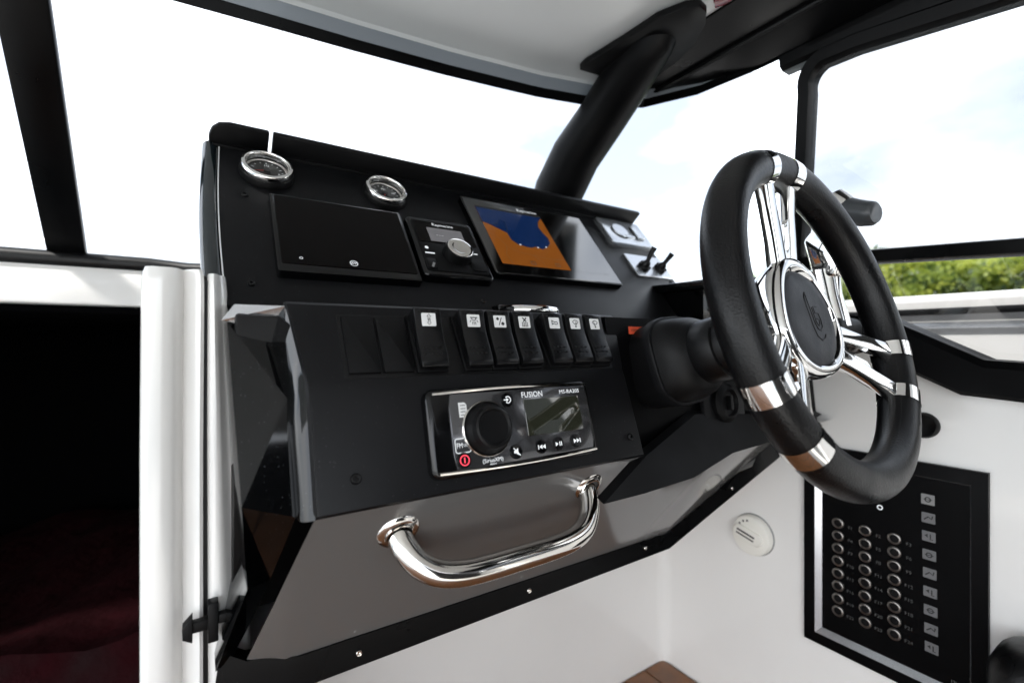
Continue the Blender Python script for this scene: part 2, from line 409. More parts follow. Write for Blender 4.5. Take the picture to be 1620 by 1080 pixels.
# ================================================================== windshield, roof, pillar, side window
ws = thing('windshield', 'wide raked windshield with black mullion and header above the dash', 'windshield', T(.0, 1.1, .13))
hx = [(-1.7, .90), (-.52, .83), (-.26, .80), (.052, .77), (.2, .757), (.348, .74), (.522, .712), (.644, .679), (.725, .63), (.772, .54), (.787, .435), (.79, .36)]
def strip(dy0, dz0, dy1, dz1, th, hz=.474):
    bb = B(); L = len(hx); vs_ = []
    for (x, y) in hx:
        vs_ += [(x, y + dy0, hz + dz0), (x, y + dy1, hz + dz1), (x, y + dy1 + .004, hz + dz1 + th), (x, y + dy0 + .004, hz + dz0 + th)]
    fs = [(4 * i + k, 4 * i + (k + 1) % 4, 4 * i + 4 + (k + 1) % 4, 4 * i + 4 + k) for i in range(L - 1) for k in range(4)]
    fs += [(0, 1, 2, 3), tuple(4 * (L - 1) + k for k in range(4))]
    return bb.add(vs_, fs)
def gpane(name, top, bot, n=1):
    vs_, fs = [], []
    for t_, q in zip(top, bot): vs_ += [t_, q]
    for i in range(len(top) - 1): fs.append((2 * i, 2 * i + 1, 2 * i + 3, 2 * i + 2))
    return B().add(vs_, fs)
hz = .474
top = [(-.187, .802, hz), (.052, .782, hz), (.348, .752, hz), (.522, .724, hz), (.644, .691, hz), (.725, .642, hz), (.772, .55, hz), (.787, .445, hz)]
bot = [(-.2, 1.115, .14), (.06, 1.115, .14), (.4, 1.11, .14), (.62, 1.09, .14), (.78, 1.05, .14), (.88, .97, .14), (.905, .80, .12), (.907, .62, .10)]
wpart('pane', gpane('pane', top, bot), glass_w, ws, 60)
top2 = [(-1.1, .872, hz), (-.52, .842, hz), (-.187, .802, hz)]; bot2 = [(-1.2, 1.115, .14), (-.6, 1.115, .14), (-.2, 1.115, .14)]
wpart('pane', gpane('pane', top2, bot2), glass_w, ws, 60)
# mullion
mb, mt_ = Vector((-.2, 1.105, .148)), Vector((-.1895, .785, .459)); dirm = (mt_ - mb)
b = B(); b.solid([tuple(mb + Vector((-.027, 0, 0))), tuple(mb + Vector((.024, 0, 0))), tuple(mt_ + Vector((.025, 0, 0))), tuple(mt_ + Vector((-.029, 0, 0)))], (0, .012, .010), .003)
wpart('mullion', b, frame_b, ws)
b = B().tube([(-1.3, 1.105, .1445), (-.09, 1.105, .1425), (-.03, 1.10, .138), (.0, 1.09, .138), (.9, .95, .135)], .0125, 12, sy=1.1); wpart('sill_gasket', b, rubber, ws)
wpart('header', strip(.006, -.012, .0, .003, .012), frame_b, ws, 25)
wpart('header_trim', strip(-.002, .003, -.010, .021, .008), mat('blue_grey_moulding', (.30, .33, .37), .3, coat=.3), ws, 25)
wpart('header_lip', strip(-.012, .020, -.020, .028, .01), roofm, ws, 25)
rf = thing('hardtop', 'pale grey white hardtop roof underside above the windshield', 'roof', T(0, .3, .56))
b = B(); vs_ = []
rows = [(x, y - .017) for x, y in hx if x <= .65] + [(.668, .64)]
prv = []
ys = [0, .012, .03, .1, .25, .5, .9, 1.4, 1.9]
for (x, y) in rows:
    for d_ in ys:
        z = .4985 + .006 * min(1, d_ / .03) + .012 * min(1, d_ / 1.0)
        vs_.append((x, y - d_, z))
n_ = len(ys)
b.add(vs_, [(i * n_ + j, i * n_ + j + 1, (i + 1) * n_ + j + 1, (i + 1) * n_ + j) for i in range(len(rows) - 1) for j in range(n_ - 1)])
b.add([(p[0], p[1] + .0, p[2] + .06) for p in vs_], [(i * n_ + j, i * n_ + j + 1, (i + 1) * n_ + j + 1, (i + 1) * n_ + j) for i in range(len(rows) - 1) for j in range(n_ - 1)])
wpart('liner', b, roofm, rf, 50)
b = B().solid([(0.6348, 0.4002, 0.5020), (0.6294, 0.4189, 0.5020), (0.6450, 0.4262, 0.5020), (0.6515, 0.4107, 0.5020), (0.6489, 0.3706, 0.5020)], (0, 0, .03), .002); wpart('courtesy_light', b, tail, rf)
# side beam of the roof
sbm = thing('roof_side_beam', 'black roof side beam above the starboard windows', 'beam', T(.85, .4, .55))
def ribbon(ylist, sec):
    bb = B(); L = len(sec(ylist[0])); vs_ = []
    for y in ylist: vs_ += [(p[0], y, p[1]) for p in sec(y)]
    fs = [(L * i + k, L * i + (k + 1) % L, L * i + L + (k + 1) % L, L * i + L + k) for i in range(len(ylist) - 1) for k in range(L)]
    fs += [tuple(range(L)), tuple(L * (len(ylist) - 1) + k for k in range(L))]
    return bb.add(vs_, fs)
yl = [.68, .64, .58, .50, .43, .3, .1, -.3, -1.2]
wpart('beam', ribbon(yl, lambda y: [(.655, .503), (.730, .491), (.737, .483), (.783, .466 + max(0, y - .43) * .14), (.82, .486 + max(0, y - .43) * .14), (.82, .56), (.655, .56)]), frame_b, sbm, 25)
b = B().tube([(.734, y, .4862) for y in yl], .004, 8); wpart('edge_bead', b, rubber, sbm)
# strut and its roof plate
st = thing('roof_strut', 'thick black padded strut leaning from the dash to the roof', 'strut', T(.68, .82, .2))
pth = [(.64, .84, .25), (0.6380, 0.7900, 0.3268), (0.6341, 0.7300, 0.3809), (0.6433, 0.6700, 0.4305), (0.6411, 0.6100, 0.4701), (0.6335, 0.5600, 0.4922), (0.6211, 0.5300, 0.4962), (.634, .507, .56)]
b = B(); 
def ell_tube(bb, pts, rx, ry, n=24):
    vs_ = []; L = len(pts)
    for i, p in enumerate(pts):
        a = Vector(pts[max(0, i - 1)]); c = Vector(pts[min(L - 1, i + 1)]); t = (c - a).normalized()
        x = Vector((1, -.0, 0)); x = (x - t * x.dot(t)).normalized(); y = t.cross(x)
        for k in range(n):
            g = 2 * math.pi * k / n; vs_.append(tuple(Vector(p) + x * rx[i] * math.cos(g) + y * ry[i] * math.sin(g)))
    fs = [(i * n + k, i * n + (k + 1) % n, (i + 1) * n + (k + 1) % n, (i + 1) * n + k) for i in range(L - 1) for k in range(n)]
    fs += [tuple(range(n)), tuple((L - 1) * n + k for k in range(n))]
    bb.add(vs_, fs)
ell_tube(b, pth, [.049, .052, .051, .050, .047, .041, .036, .034], [.05, .055, .05, .045, .045, .045, .045, .045])
wpart('padded_tube', b, pad_b, st, 60)
b = B().solid([(0.5636, 0.6403, 0.4995), (0.5598, 0.6225, 0.4995), (0.5688, 0.5412, 0.4995), (0.5725, 0.4741, 0.4995), (0.5883, 0.4355, 0.4995), (0.6039, 0.4223, 0.4995), (0.6231, 0.4251, 0.4995), (0.6458, 0.4428, 0.4995), (0.6721, 0.4794, 0.4995), (0.6890, 0.5229, 0.4995), (0.6983, 0.5782, 0.4995), (0.6506, 0.6191, 0.4995), (0.6230, 0.6322, 0.4995)], (0, 0, .012), .002)
b.v = [(p[0], p[1], p[2] - .012) for p in b.v]
wpart('roof_plate', b, matte2, st)
# starboard sliding window
sw = thing('side_window', 'black framed starboard side window with rounded corner and mid bar', 'window', T(.9, .3, .0))
def rail(pts, w_, m, nm, r=.003):
    bb = B(); vs_ = []; L = len(pts); P = [Vector((p[0], p[1])) for p in pts]
    for i in range(L):
        a = P[max(0, i - 1)]; c = P[min(L - 1, i + 1)]; t = (c - a).normalized(); n = Vector((-t.y, t.x)) * w_ / 2
        for q, x in ((P[i] + n, .9), (P[i] + n * .8, .893), (P[i] - n * .8, .893), (P[i] - n, .9), (P[i] - n, .922), (P[i] + n, .922)): vs_.append((x - .227 * max(0, q.y), q.x, q.y))
    fs = [(6 * i + k, 6 * i + (k + 1) % 6, 6 * i + 6 + (k + 1) % 6, 6 * i + 6 + k) for i in range(L - 1) for k in range(6)]
    fs += [tuple(range(6)), tuple(6 * (L - 1) + k for k in range(6))]
    return wpart(nm, bb.add(vs_, fs), m, sw, 30)
rail([(.428, -.02), (.412, .16), (.391, .298), (.375, .400)] + [(.338 + .037 * math.cos(R(a)), .405 + .037 * math.sin(R(a))) for a in range(8, 87, 10)] + [(.3, .4395), (.133, .416), (-.5, .37), (-1.15, .34)], .0205, frame_b, 'post')
rail([(.405, .470), (.3, .468), (.133, .446), (-.5, .402), (-1.15, .372)], .048, frame_b, 'top_rail')
rail([(.36, .490), (.133, .484), (-.5, .465), (-1.15, .452)], .075, frame_b, 'top_filler')
rail([(.41, .1365), (.301, .1325), (.144, .1215), (-1.15, .08)], .021, frame_b, 'mid_bar')
b = B().add([(.908, .42, -.03), (.908 - .227 * .45, .37, .45), (.908 - .227 * .36, -1.15, .36), (.908, -1.15, -.08)], [(0, 1, 2, 3)]); wpart('pane', b, glass_t, sw)
b = B().add([(.910, .43, .0), (.910 - .227 * .46, .38, .46), (.788, .44, .474), (.907, .62, .10), (.915, .95, .14), (.915, .95, .02)], [(0, 1, 2, 3), (0, 3, 4, 5)]); wpart('pane', b, glass, sw)
# lower black sill band
sl = thing('window_sill', 'thick black stepped sill band under the starboard window', 'sill', T(.9, .2, -.05))
ti = [(.75, .045), (.45, .045), (.30, .0405), (.279, .0294), (.1813, -.0252), (.148, -.0274), (-.6, -.035), (-1.5, -.035)]
bi = [(.75, .0), (.45, .0), (.31, -.012), (.2623, -.0432), (.205, -.0725), (.148, -.0764), (-.6, -.09), (-1.5, -.09)]
b = B(); vs_ = []
for (y, z), (y2, z2) in zip(ti, bi): vs_ += [(.872, y2, z2 + .004), (.872, y, z - .010), (.880, y, z), (.94, y, z), (.94, y2, z2), (.880, y2, z2 - .002)]
b.add(vs_, [(6 * i + k, 6 * i + (k + 1) % 6, 6 * i + 6 + (k + 1) % 6, 6 * i + 6 + k) for i in range(len(ti) - 1) for k in range(6)])
wpart('band', b, deadb, sl, 20)

# ================================================================== helm console
hc = thing('helm_console', 'black helm console with stepped dash panels and overhanging front', 'console', T(.35, .6, FLOOR))
# upper instrument panel
b = B(); b.prism([(.012, 0), (.749, 0), (.749, .272), (.012, .272)], -.012, 0, .0012, 2)
o = obj('upper_panel', b, matte, None, 35); o.data.transform(UP); world_parent(o, hc)
# left edge trim, bowed
edge = []
for k in range(13):
    t = k / 12; edge.append((.0075 - .006 * math.sin(math.pi * t) * .55 - .002 * t, .270 * t, -.006))
b = B().tube([tuple(UP @ Vector(p)) for p in edge], .0095, 12); wpart('edge_trim', b, navy, hc)
b = B().tube([tuple(UP @ Vector((p[0] + .0085, p[1], .0008))) for p in edge], .0007, 6); wpart('edge_highlight', b, icon_w, hc)  # white line paints the highlight along the rounded gloss edge
# visor in two lengths with a slit
def visor(x0, x1, rl):
    bb = B(); pts = [(x0, -.015), (x1, -.015), (x1, .030)]
    if rl: pts += [(x0 + .022, .030), (x0 + .010, .027), (x0 + .003, .020), (x0, .010)]
    else: pts += [(x0, .030)]
    # plan outline in (x, out), thickness along slope
    bb.solid([(p[0], .2690, p[1]) for p in pts], (0, .0085, 0), .0022, 2)
    bb.box(x0 + (.004 if rl else 0), x1, .2645, .271, -.010, .004, .0008)
    o = obj('visor', bb, matte2, None, 35); o.data.transform(UP); world_parent(o, hc)
visor(.003, .0675, True); visor(.0715, .746, False)
# housing behind the upper panel
b = B().solid([(.02, .527, .036), (.02, .684, .236), (.02, .78, .225), (.02, .95, .13), (.02, .95, -.25), (.02, .5, -.25), (.02, .44, .022)], (.72, 0, 0), .003); wpart('housing', b, matte2, hc)
# ledge
b = B().box(.055, .90, .432, .530, .018, .0305, .002); wpart('ledge', b, gloss, hc)
# lower panel: two facets, softly folded
L0, L1, L2 = (.431, .0325), (.390, -.033), (.364, -.128)
def lowpanel():
    bb = bmesh.new()
    sec = [(L0[0] + .003, L0[1] + .001, .056, .436), (L0[0] - .001, L0[1] - .001, .0555, .4365)]
    def ip(a, c, t): return a + (c - a) * t
    sec.append((L0[0] - .0025, L0[1] - .004, .0556, .436))
    fold = []
    for t in (.9, 1): fold.append((ip(L0[0], L1[0], t), ip(L0[1], L1[1], t), ip(.0555, .0655, t), ip(.4365, .412, t)))
    a_ = fold[0]; sec.append(a_)
    m1 = (L1[0] + .0012, L1[1] + .0003, .0655, .412); sec.append(m1)
    for t in (.08, .97, 1): sec.append((ip(L1[0], L2[0], t), ip(L1[1], L2[1], t), ip(.0655, .0672, t), ip(.412, .4185, t)))
    sec.append((L2[0] + .002, L2[1] - .0022, .0675, .4185)); sec.append((L2[0] + .016, L2[1] - .0042, .068, .4185))
    rings = []
    for (y, z, x0, x1) in sec: rings.append([bb.verts.new((x0 + .0, y + .012, z)), bb.verts.new((x0 + .0012, y + .0008, z)), bb.verts.new((x0 + .003, y, z)), bb.verts.new((x1 - .003, y, z)), bb.verts.new((x1 - .0012, y + .0008, z)), bb.verts.new((x1, y + .02, z))])
    for a, c in zip(rings, rings[1:]):
        for k in range(5): bb.faces.new((a[k], a[k + 1], c[k + 1], c[k]))
    return bb
wpart('lower_panel', B().bm(lowpanel()), matte, hc, 30)
b = B().solid([(.075, .436, .02), (.075, .40, -.04), (.075, .38, -.125), (.075, .6, -.125), (.075, .6, .02)], (.335, 0, 0)); wpart('panel_backing', b, matte2, hc)
# gloss chamfer between lower panel and cheek
q = [(0.0559, 0.4345, 0.0298), (0.0671, 0.3985, -0.0354), (0.0686, 0.3735, -0.1336)]
q2 = [(0.0449, 0.4520, 0.0098), (0.0553, 0.4155, -0.0464), (0.0579, 0.3920, -0.1348)]
def lerp3(A, C_, t): return tuple(Vector(A) * (1 - t) + Vector(C_) * t)
NS, NR = 8, 10; b = B(); vs_ = []
for i in range(NR + 1):
    t = i / NR; k_ = t * 2
    A_ = lerp3(q[0], q[1], k_) if k_ <= 1 else lerp3(q[1], q[2], k_ - 1); C_ = lerp3(q2[0], q2[1], k_) if k_ <= 1 else lerp3(q2[1], q2[2], k_ - 1)
    for j in range(NS + 1):
        h_ = j / NS; p_ = Vector(lerp3(A_, C_, h_)); bulge = .0005 + .0055 * max(0, min(1, (k_ - .75) * 2))
        vs_.append(tuple(p_ + Vector((-.6, -.8, 0)) * bulge * math.sin(math.pi * h_)))
b.add(vs_, [(i * (NS + 1) + j, i * (NS + 1) + j + 1, (i + 1) * (NS + 1) + j + 1, (i + 1) * (NS + 1) + j) for i in range(NR) for j in range(NS)]); wpart('chamfer', b, gloss, hc, 60)
# cheek
ck = [(0.0146, 0.4500, 0.0161), (0.0218, 0.3930, -0.1208), (0.0269, 0.4160, -0.1927), (0.0070, 0.4700, -0.2795)]
ckr = [(0.0449, 0.4520, 0.0098), (0.0553, 0.4155, -0.0464), (0.0579, 0.3920, -0.1348), (0.0322, 0.4620, -0.2425), (0.0216, 0.4750, -0.2759)]
b = B()
b.add([ck[0], q2[0], q2[1], q2[2], ck[1]], [(0, 1, 2, 4), (2, 3, 4)])
b.add([ck[1], q2[2], (0.0450, 0.4350, -0.1965), (0.0322, 0.4620, -0.2425), (0.0188, 0.4780, -0.2777), ck[3], ck[2]], [(0, 1, 2, 6), (2, 3, 6), (3, 4, 5, 6)])
b.add([ck[0], ck[1], ck[2], ck[3]] + [(p[0] - .004, p[1] + .3, p[2]) for p in ck], [(0, 1, 5, 4), (1, 2, 6, 5), (2, 3, 7, 6)])
wpart('cheek', b, gloss, hc, 0)
b = B().add([(0.0106, 0.4500, 0.0175), (0.0449, 0.4520, 0.0098), (0.0559, 0.4345, 0.0298), (0.0203, 0.4585, 0.0314)], [(0, 1, 2, 3)]); wpart('cheek_cap', b, cap_sheen, hc, 0)  # bright metal put on the gloss bevel to imitate its sky reflection
b = B().add([(0.0203, 0.4585, 0.0314), (0.0559, 0.4345, 0.0298), (0.0682, 0.5300, 0.0376), (0.0235, 0.5300, 0.0369)], [(0, 1, 2, 3)]); wpart('cheek_top', b, gloss, hc, 0)
# underside, grey moulding
U3 = [(.374, -.1335), (.465, -.2875)]
ut = [(x, U3[0][0], U3[0][1]) for x in (.068, .58, .66, .90)]; ub = [(.06, .465, -.2875), (.58, .465, -.2895), (.66, .464, -.263), (.90, .463, -.179)]
b = B().add(ut + ub + [(.03, .470, -.2775), (.045, .43, -.22)], [(0, 1, 5, 4), (1, 2, 6, 5), (2, 3, 7, 6), (0, 4, 8, 9)])
wpart('underside', b, greyg, hc, 15)
b = B().add([(.03, .476, -.305), (.585, .476, -.303), (.66, .476, -.28), (.9, .476, -.207), (.03, .727, -.305), (.585, .727, -.303), (.66, .727, -.28), (.9, .727, -.207)], [(0, 1, 5, 4), (1, 2, 6, 5), (2, 3, 7, 6)]); wpart('soffit', b, white, hc, 0)
# steering section: gloss black face right of the lower panel
sf = [(.420, .030), (.408, -.03), (.397, -.142)]
b = B(); vs_ = []
for (y, z) in sf: vs_ += [(.41, y, z), (.90, y, z), (.90, y + .05, z), (.41, y + .05, z)]
b.add(vs_, [(4 * i + k, 4 * i + (k + 1) % 4, 4 * i + 4 + (k + 1) % 4, 4 * i + 4 + k) for i in range(2) for k in range(4)] + [(0, 1, 2, 3), (8, 9, 10, 11)])
wpart('steering_face', b, deadb, hc, 20)
b = B().solid([(0.4300, 0.3716, -0.1325), (0.3418, 0.3514, -0.1666), (0.4036, 0.3514, -0.1666), (0.4926, 0.3531, -0.1637), (0.5889, 0.3622, -0.1483), (0.7141, 0.3646, -0.1444), (0.8715, 0.3773, -0.1228), (0.5499, 0.3923, -0.0975)], (0, .01, .004), 0); wpart('lower_apron', b, matte2, hc)
# trim strip with screws
tt = [(.012, -.268), (.030, -.279), (.05, -.2785), (.07, -.2855), (.58, -.2885), (.66, -.262), (.90, -.178)]
tb = [(.005, -.318), (.030, -.316), (.05, -.316), (.07, -.3145), (.585, -.311), (.66, -.288), (.90, -.216)]
b = B(); vs_ = []
for (x, z), (x2, z2) in zip(tt, tb):
    yy = .470 if x > .06 else .470 + (.06 - x) * .25
    vs_ += [(x, yy - .002, z + .0015), (x, yy - .008, z), (x2, yy - .009, z2), (x2, yy - .002, z2 - .002), (x2, yy + .01, z2), (x, yy + .01, z)]
b.add(vs_, [(6 * i + k, 6 * i + (k + 1) % 6, 6 * i + 6 + (k + 1) % 6, 6 * i + 6 + k) for i in range(len(tt) - 1) for k in range(6)])
wpart('trim_strip', b, frame_b, hc, 25)
b = B().solid([(0.6342, 0.4580, -0.2362), (0.6421, 0.4580, -0.2277), (0.7087, 0.4580, -0.2099), (0.8020, 0.4580, -0.2072), (0.8140, 0.4580, -0.2055), (0.8020, 0.4580, -0.2194), (0.6914, 0.4580, -0.2279)], (0, .01, 0), .001); wpart('strip_cover', b, glossc, hc)
def screw(M, r, m, par, nm='screw'):
    bb = B().lathe([(r, 0), (r, r * .35), (r * .8, r * .6), (r * .45, r * .55), (r * .4, r * .1), (0, r * .1)], 20)
    o = obj(nm, bb, m, None, 40); o.data.transform(M); world_parent(o, par)
for (x, z) in ((.124, -.3005), (.325, -.2985), (.53, -.297), (.745, -.2475)):
    screw(frame((x, .4605, z), (1, 0, 0), (0, 0, 1), (0, -1, 0)), .0031, steel, hc)
for (x, s_) in ((.097, .0225), (.4, .0215), (.39, .093)):
    if s_ < .05: screw(F2 @ T(x, s_, 0), .0042, rubber, hc)
for (x, s_) in ((.038, .175), (.038, .03), (.735, .10), (.30, .022)):
    screw(UP @ T(x, s_, 0), .0035, rubber, hc)
# right hand binnacle shelf
b = B().box(.668, .9, .40, .75, .085, .1, .003); b.box(.68, .9, .47, .74, .03, .0855)
wpart('binnacle_shelf', b, gloss, hc)
b = B().box(.70, .9, .462, .4695, .050, .062, .002); wpart('shelf_strip', b, alu, hc)

# ================================================================== instruments
def gauge(x, s_, label, txts, ang):
    g = thing('gauge', label, 'gauge', UP @ T(x, s_, 0), 'round gauges on the dash top')
    obj('base_ring', B().lathe([(.0305, 0), (.0305, .004), (.0295, .0075), (.026, .0075), (.026, 0)], 56), rubber, g)
    obj('bezel', B().lathe([(.0285, .0072), (.0292, .0085), (.0292, .0125), (.0280, .0150), (.0260, .0160), (.0245, .0158), (.0238, .0145), (.0236, .0085)], 64), chrome, g, 30)
    obj('inner_ring', B().lathe([(.0236, .0065), (.0222, .0060), (.0215, .0052)], 56), steel, g, 60)
    obj('dial_face', B().disc(.0240, .0045, 48), gaugef, g)
    bb = B()
    for k in range(13):
        a = R(225 - k * 22.5); r0 = .0165 if k % 3 else .0150
        line(bb, [(r0 * math.cos(a), r0 * math.sin(a)), (.0185 * math.cos(a), .0185 * math.sin(a))], .0007, .0048)
    for t_, tx, ty in txts: text(bb, t_, .0052, tx, ty, .0048)
    obj('markings', bb, print_w, g, 0)
    a = R(ang); bb = B()
    bb.solid([(.0145 * math.cos(a), .0145 * math.sin(a), .006), (-.004 * math.cos(a) + .0012 * math.sin(a), -.004 * math.sin(a) - .0012 * math.cos(a), .006), (-.004 * math.cos(a) - .0012 * math.sin(a), -.004 * math.sin(a) + .0012 * math.cos(a), .006)], (0, 0, .0006))
    obj('needle', bb, needle, g, 0)
    obj('hub_cap', B().lathe([(.0042, .0048), (.0042, .0075), (.003, .0085), (0, .0086)], 20), gaugef, g)
    obj('lens', B().disc(.0237, .0142, 48), lens_g, g)
gauge(.0635, .2235, 'chrome ringed gauge at the left end of the dash, below the visor slit', [('1/2', 0, .0115), ('E', -.0135, -.003), ('F', .0135, -.003)], 195)
gauge(.211, .2195, 'chrome ringed gauge right of the other, above the display gap', [('PSI', -.001, .0105), ('60', .0120, .004), ('20', -.0125, .004)], 250)

# dark engine display
d1 = thing('engine_display', 'black switched off display at the left of the upper dash', 'display', UP @ T(.1405, .1065, 0))
obj('housing', B().prism(rrect(-.079, .079, -.0655, .0655, .003), 0, .011, .002, 2), glossc, d1)
obj('screen_glass', B().prism(rrect(-.0745, .0745, -.0545, .0615, .002), .0105, .0118, .0004, 1), screen, d1)
bb = B(); line(bb, circ(-.055, -.045, .0016, 14, 120, 420), .0005, .0121); line(bb, [(-.055, -.0448), (-.055, -.0428)], .0005, .0121)
obj('power_icon', bb, print_w, d1, 0)
bb = B(); line(bb, circ(0, -.0462, .0042, 28), .0007, .0121, closed=True)
line(bb, [(-.0028, -.0482), (-.0018, -.0445), (-.0005, -.0478), (.0008, -.0445), (.0014, -.0478), (.0030, -.0446)], .0010, .0121)
line(bb, [(-.0026, -.0448), (.0032, -.0446)], .0007, .0121)
obj('round_logo', bb, print_w, d1, 0)

# autopilot control with rotary knob
ap = thing('autopilot_control', 'small black autopilot unit with silver rotary knob between the displays', 'autopilot', UP @ T(.274, .1085, 0))
obj('housing', B().prism(rrect(-.050, .050, -.0575, .0575, .007), 0, .013, .004, 3), glossc, ap)
obj('face', B().prism(rrect(-.044, .044, -.050, .052, .005), .0125, .0145, .001, 2), matte2, ap)
obj('window', B().prism(rrect(-.042, .042, .0035, .047, .002), .0143, .0150, .0003, 1), screen, ap)
bb = B().poly([(-.026, .006, .0153), (.026, .006, .0153), (.026, .034, .0153), (-.026, .034, .0153)]); obj('display', bb, lcd, ap, 0)
bb = B(); text(bb, '---', .012, -.010, .020, .0155); text(bb, 'Auto', .006, .012, .013, .0155); obj('display_text', bb, print_g, ap, 0)
bb = B(); text(bb, 'Raymarine', .0072, 0, .0410, .0154, sx=1.05); obj('lettering', bb, print_w, ap, 0)
bb = B(); bb.poly([(p[0], p[1], .0148) for p in circ(-.036, -.008, .0026, 14)]); bb.poly([(-.0405, -.0195, .0148), (-.0275, -.0195, .0148), (-.0275, -.0170, .0148), (-.0405, -.0170, .0148)])
bb.poly([(.031, -.012, .0148), (.0375, -.012, .0148), (.0375, -.0098, .0148), (.031, -.0098, .0148)]); obj('button_legends', bb, print_w, ap, 0)
obj('standby_button', B().prism(rrect(-.044, -.030, -.048, -.030, .003), .0143, .0165, .0008, 2), matte2, ap)
obj('auto_button', B().prism(rrect(.020, .042, -.046, -.024, .003), .0143, .0165, .0008, 2), matte2, ap)
bb = B(); line(bb, [(-.0385, -.0465), (-.0345, -.0385)], .003, .0168); obj('standby_mark', bb, print_g, ap, 0)
kn = obj('knob', B().lathe([(.0195, .0145), (.0195, .024), (.0188, .0275), (.0175, .0285)], 56, T(.004, -.018), fn=lambda a, r, z: 1 + (.012 * math.cos(36 * a) if z < .025 else 0)), rubber, ap)
obj('knob_cap', B().lathe([(.0178, .0280), (.0168, .0292), (.011, .0288), (.0085, .0275), (.004, .0283), (0, .0285)], 48, T(.004, -.018)), steel, kn, 60)

# chart plotter
cp = thing('chart_plotter', 'wide chart plotter showing blue water and orange land', 'plotter', UP @ T(.4550, .1555, 0))
hw, hh = .1225, .0875
obj('housing', B().prism(rrect(-hw, hw, -hh, hh, .003), 0, .010, .0015, 2), glossc, cp)
obj('screen_glass', B().prism(rrect(-hw + .002, hw - .002, -hh + .002, hh - .002, .002), .0098, .0108, .0004, 1), screen2, cp)
cx0, cx1, cy0, cy1 = -.104, .022, -.066, .066
def ch(px, py): return (cx0 + px * (cx1 - cx0), cy0 + py * (cy1 - cy0))
bb = B().poly([(*ch(*p), .01105) for p in ((0, 0), (1, 0), (1, 1), (0, 1))]); obj('chart_land', bb, chart_o, cp, 0)
wpts = [(0, 1), (0, .70), (.10, .66), (.20, .70), (.27, .80), (.34, .76), (.33, .66), (.29, .55), (.30, .43), (.37, .36), (.47, .34), (.55, .33), (.62, .36), (.72, .33), (.82, .38), (.90, .46), (.92, .56), (.88, .66), (.86, .76), (.90, .86), (.96, .93), (1, .96), (1, 1)]
b2 = bmesh.new(); b2.faces.new([b2.verts.new((*ch(*p), .01125)) for p in wpts]); bmesh.ops.triangulate(b2, faces=b2.faces[:])
obj('chart_water', B().bm(b2), chart_b, cp, 0)
bb = B(); line(bb, [ch(*p) for p in wpts[1:-1]], .0008, .0114); obj('shoreline', bb, icon_b, cp, 0)
bb = B(); bb.poly([(.026, -.066, .0110), (.104, -.066, .0110), (.104, .066, .0110), (.026, .066, .0110)]); obj('dark_pane', bb, screen2, cp, 0)
for q_, col_ in ((.82, chart_l), (.64, chart_l)):
    cxm, cym = .55, .72; bb = B(); line(bb, [ch(cxm + (p[0] - cxm) * q_, cym + (p[1] - cym) * q_) for p in wpts[4:20]], .0006, .0114); obj('depth_contour', bb, col_, cp, 0)
for P_ in ([(.0, .52), (.12, .44), (.18, .30), (.32, .22), (.5, .2), (.74, .16), (1, .18)], [(.18, .30), (.12, .16), (.14, 0)], [(.5, .2), (.6, .1), (.62, 0)]):
    bb = B(); line(bb, [ch(*p) for p in P_], .0005, .0114); obj('road_line', bb, icon_b, cp, 0)
bb = B()
for p, s_ in (((.45, .035), .004), ((.82, .045), .004)):
    x, y = ch(*p); line(bb, [(x - s_, y), (x + s_, y), (x + s_, y + .006), (x - s_, y + .006)], .0018, .0114, closed=True)
line(bb, [ch(.0, .985), ch(1, .985)], .004, .0114)
obj('screen_menu', bb, icon_b, cp, 0)
bb = B(); text(bb, 'Raymarine', .0095, -.002, .0735, .0111); obj('lettering', bb, print_w, cp, 0)
bb = B()
for p in ((.40, .36), (.66, .35), (.80, .38)): x, y = ch(*p); bb.poly([(q_[0], q_[1], .01145) for q_ in circ(x, y, .0016, 10)])
obj('chart_marks', bb, print_w, cp, 0)

# ledge ring (cup holder rim) and cover plates at right of the dash
cu = thing('cup_holder', 'chrome cup holder rim standing on the dash ledge', 'cup holder', T(.334, .487, .0305))
obj('rim', B().lathe([(.041, 0), (.0455, .002), (.0465, .006), (.0455, .0105), (.043, .012), (.040, .0105), (.0385, -.012)], 64), chrome, cu, 60)
obj('well', B().lathe([(.0385, .006), (.0385, -.003), (0, -.003)], 48), rubber, cu)
cl = thing('rim_clip', 'small black clip at the left end of the chrome cup holder rim', 'clip', T(.290, .462, .0305))
obj('body', B().box(-.011, .011, -.008, .008, 0, .0115, .003), glossc, cl)
ss = thing('socket_plate', 'silver grey socket plate at the top right of the dash', 'socket plate', UP @ T(.689, .2235, 0))
obj('plate', B().prism(rrect(-.058, .055, -.036, .036, .003), 0, .010, .0015, 2), alu, ss)
bb = B(); bb.solid([(p[0], p[1], .0095) for p in circ(-.018, .0, .019, 24)], (0, 0, .004), .001, 1); obj('round_flap', bb, alu, ss)
obj('flap_tab', B().box(-.018, .012, -.0185, -.012, .0095, .0135, .001), alu, ss)
obj('rocker', B().box(.020, .040, -.018, .018, .0095, .0145, .0015), alu, ss)
bb = B(); line(bb, circ(-.018, 0, .0205, 18, 160, 300), .003, .0103); line(bb, [(.0185, .019), (.0185, -.0195), (.034, -.0195)], .003, .0103); obj('painted_shadow', bb, icon_b, ss, 0)  # black strokes paint the shade left of and below flap and rocker
tp = thing('toggle_panel', 'flat grey plate with two black toggle levers beside the display edge', 'switch panel', UP @ T(.695, .1345, 0))
obj('plate', B().prism(rrect(-.049, .048, -.029, .029, .002), 0, .0045, .001, 1), alu, tp)
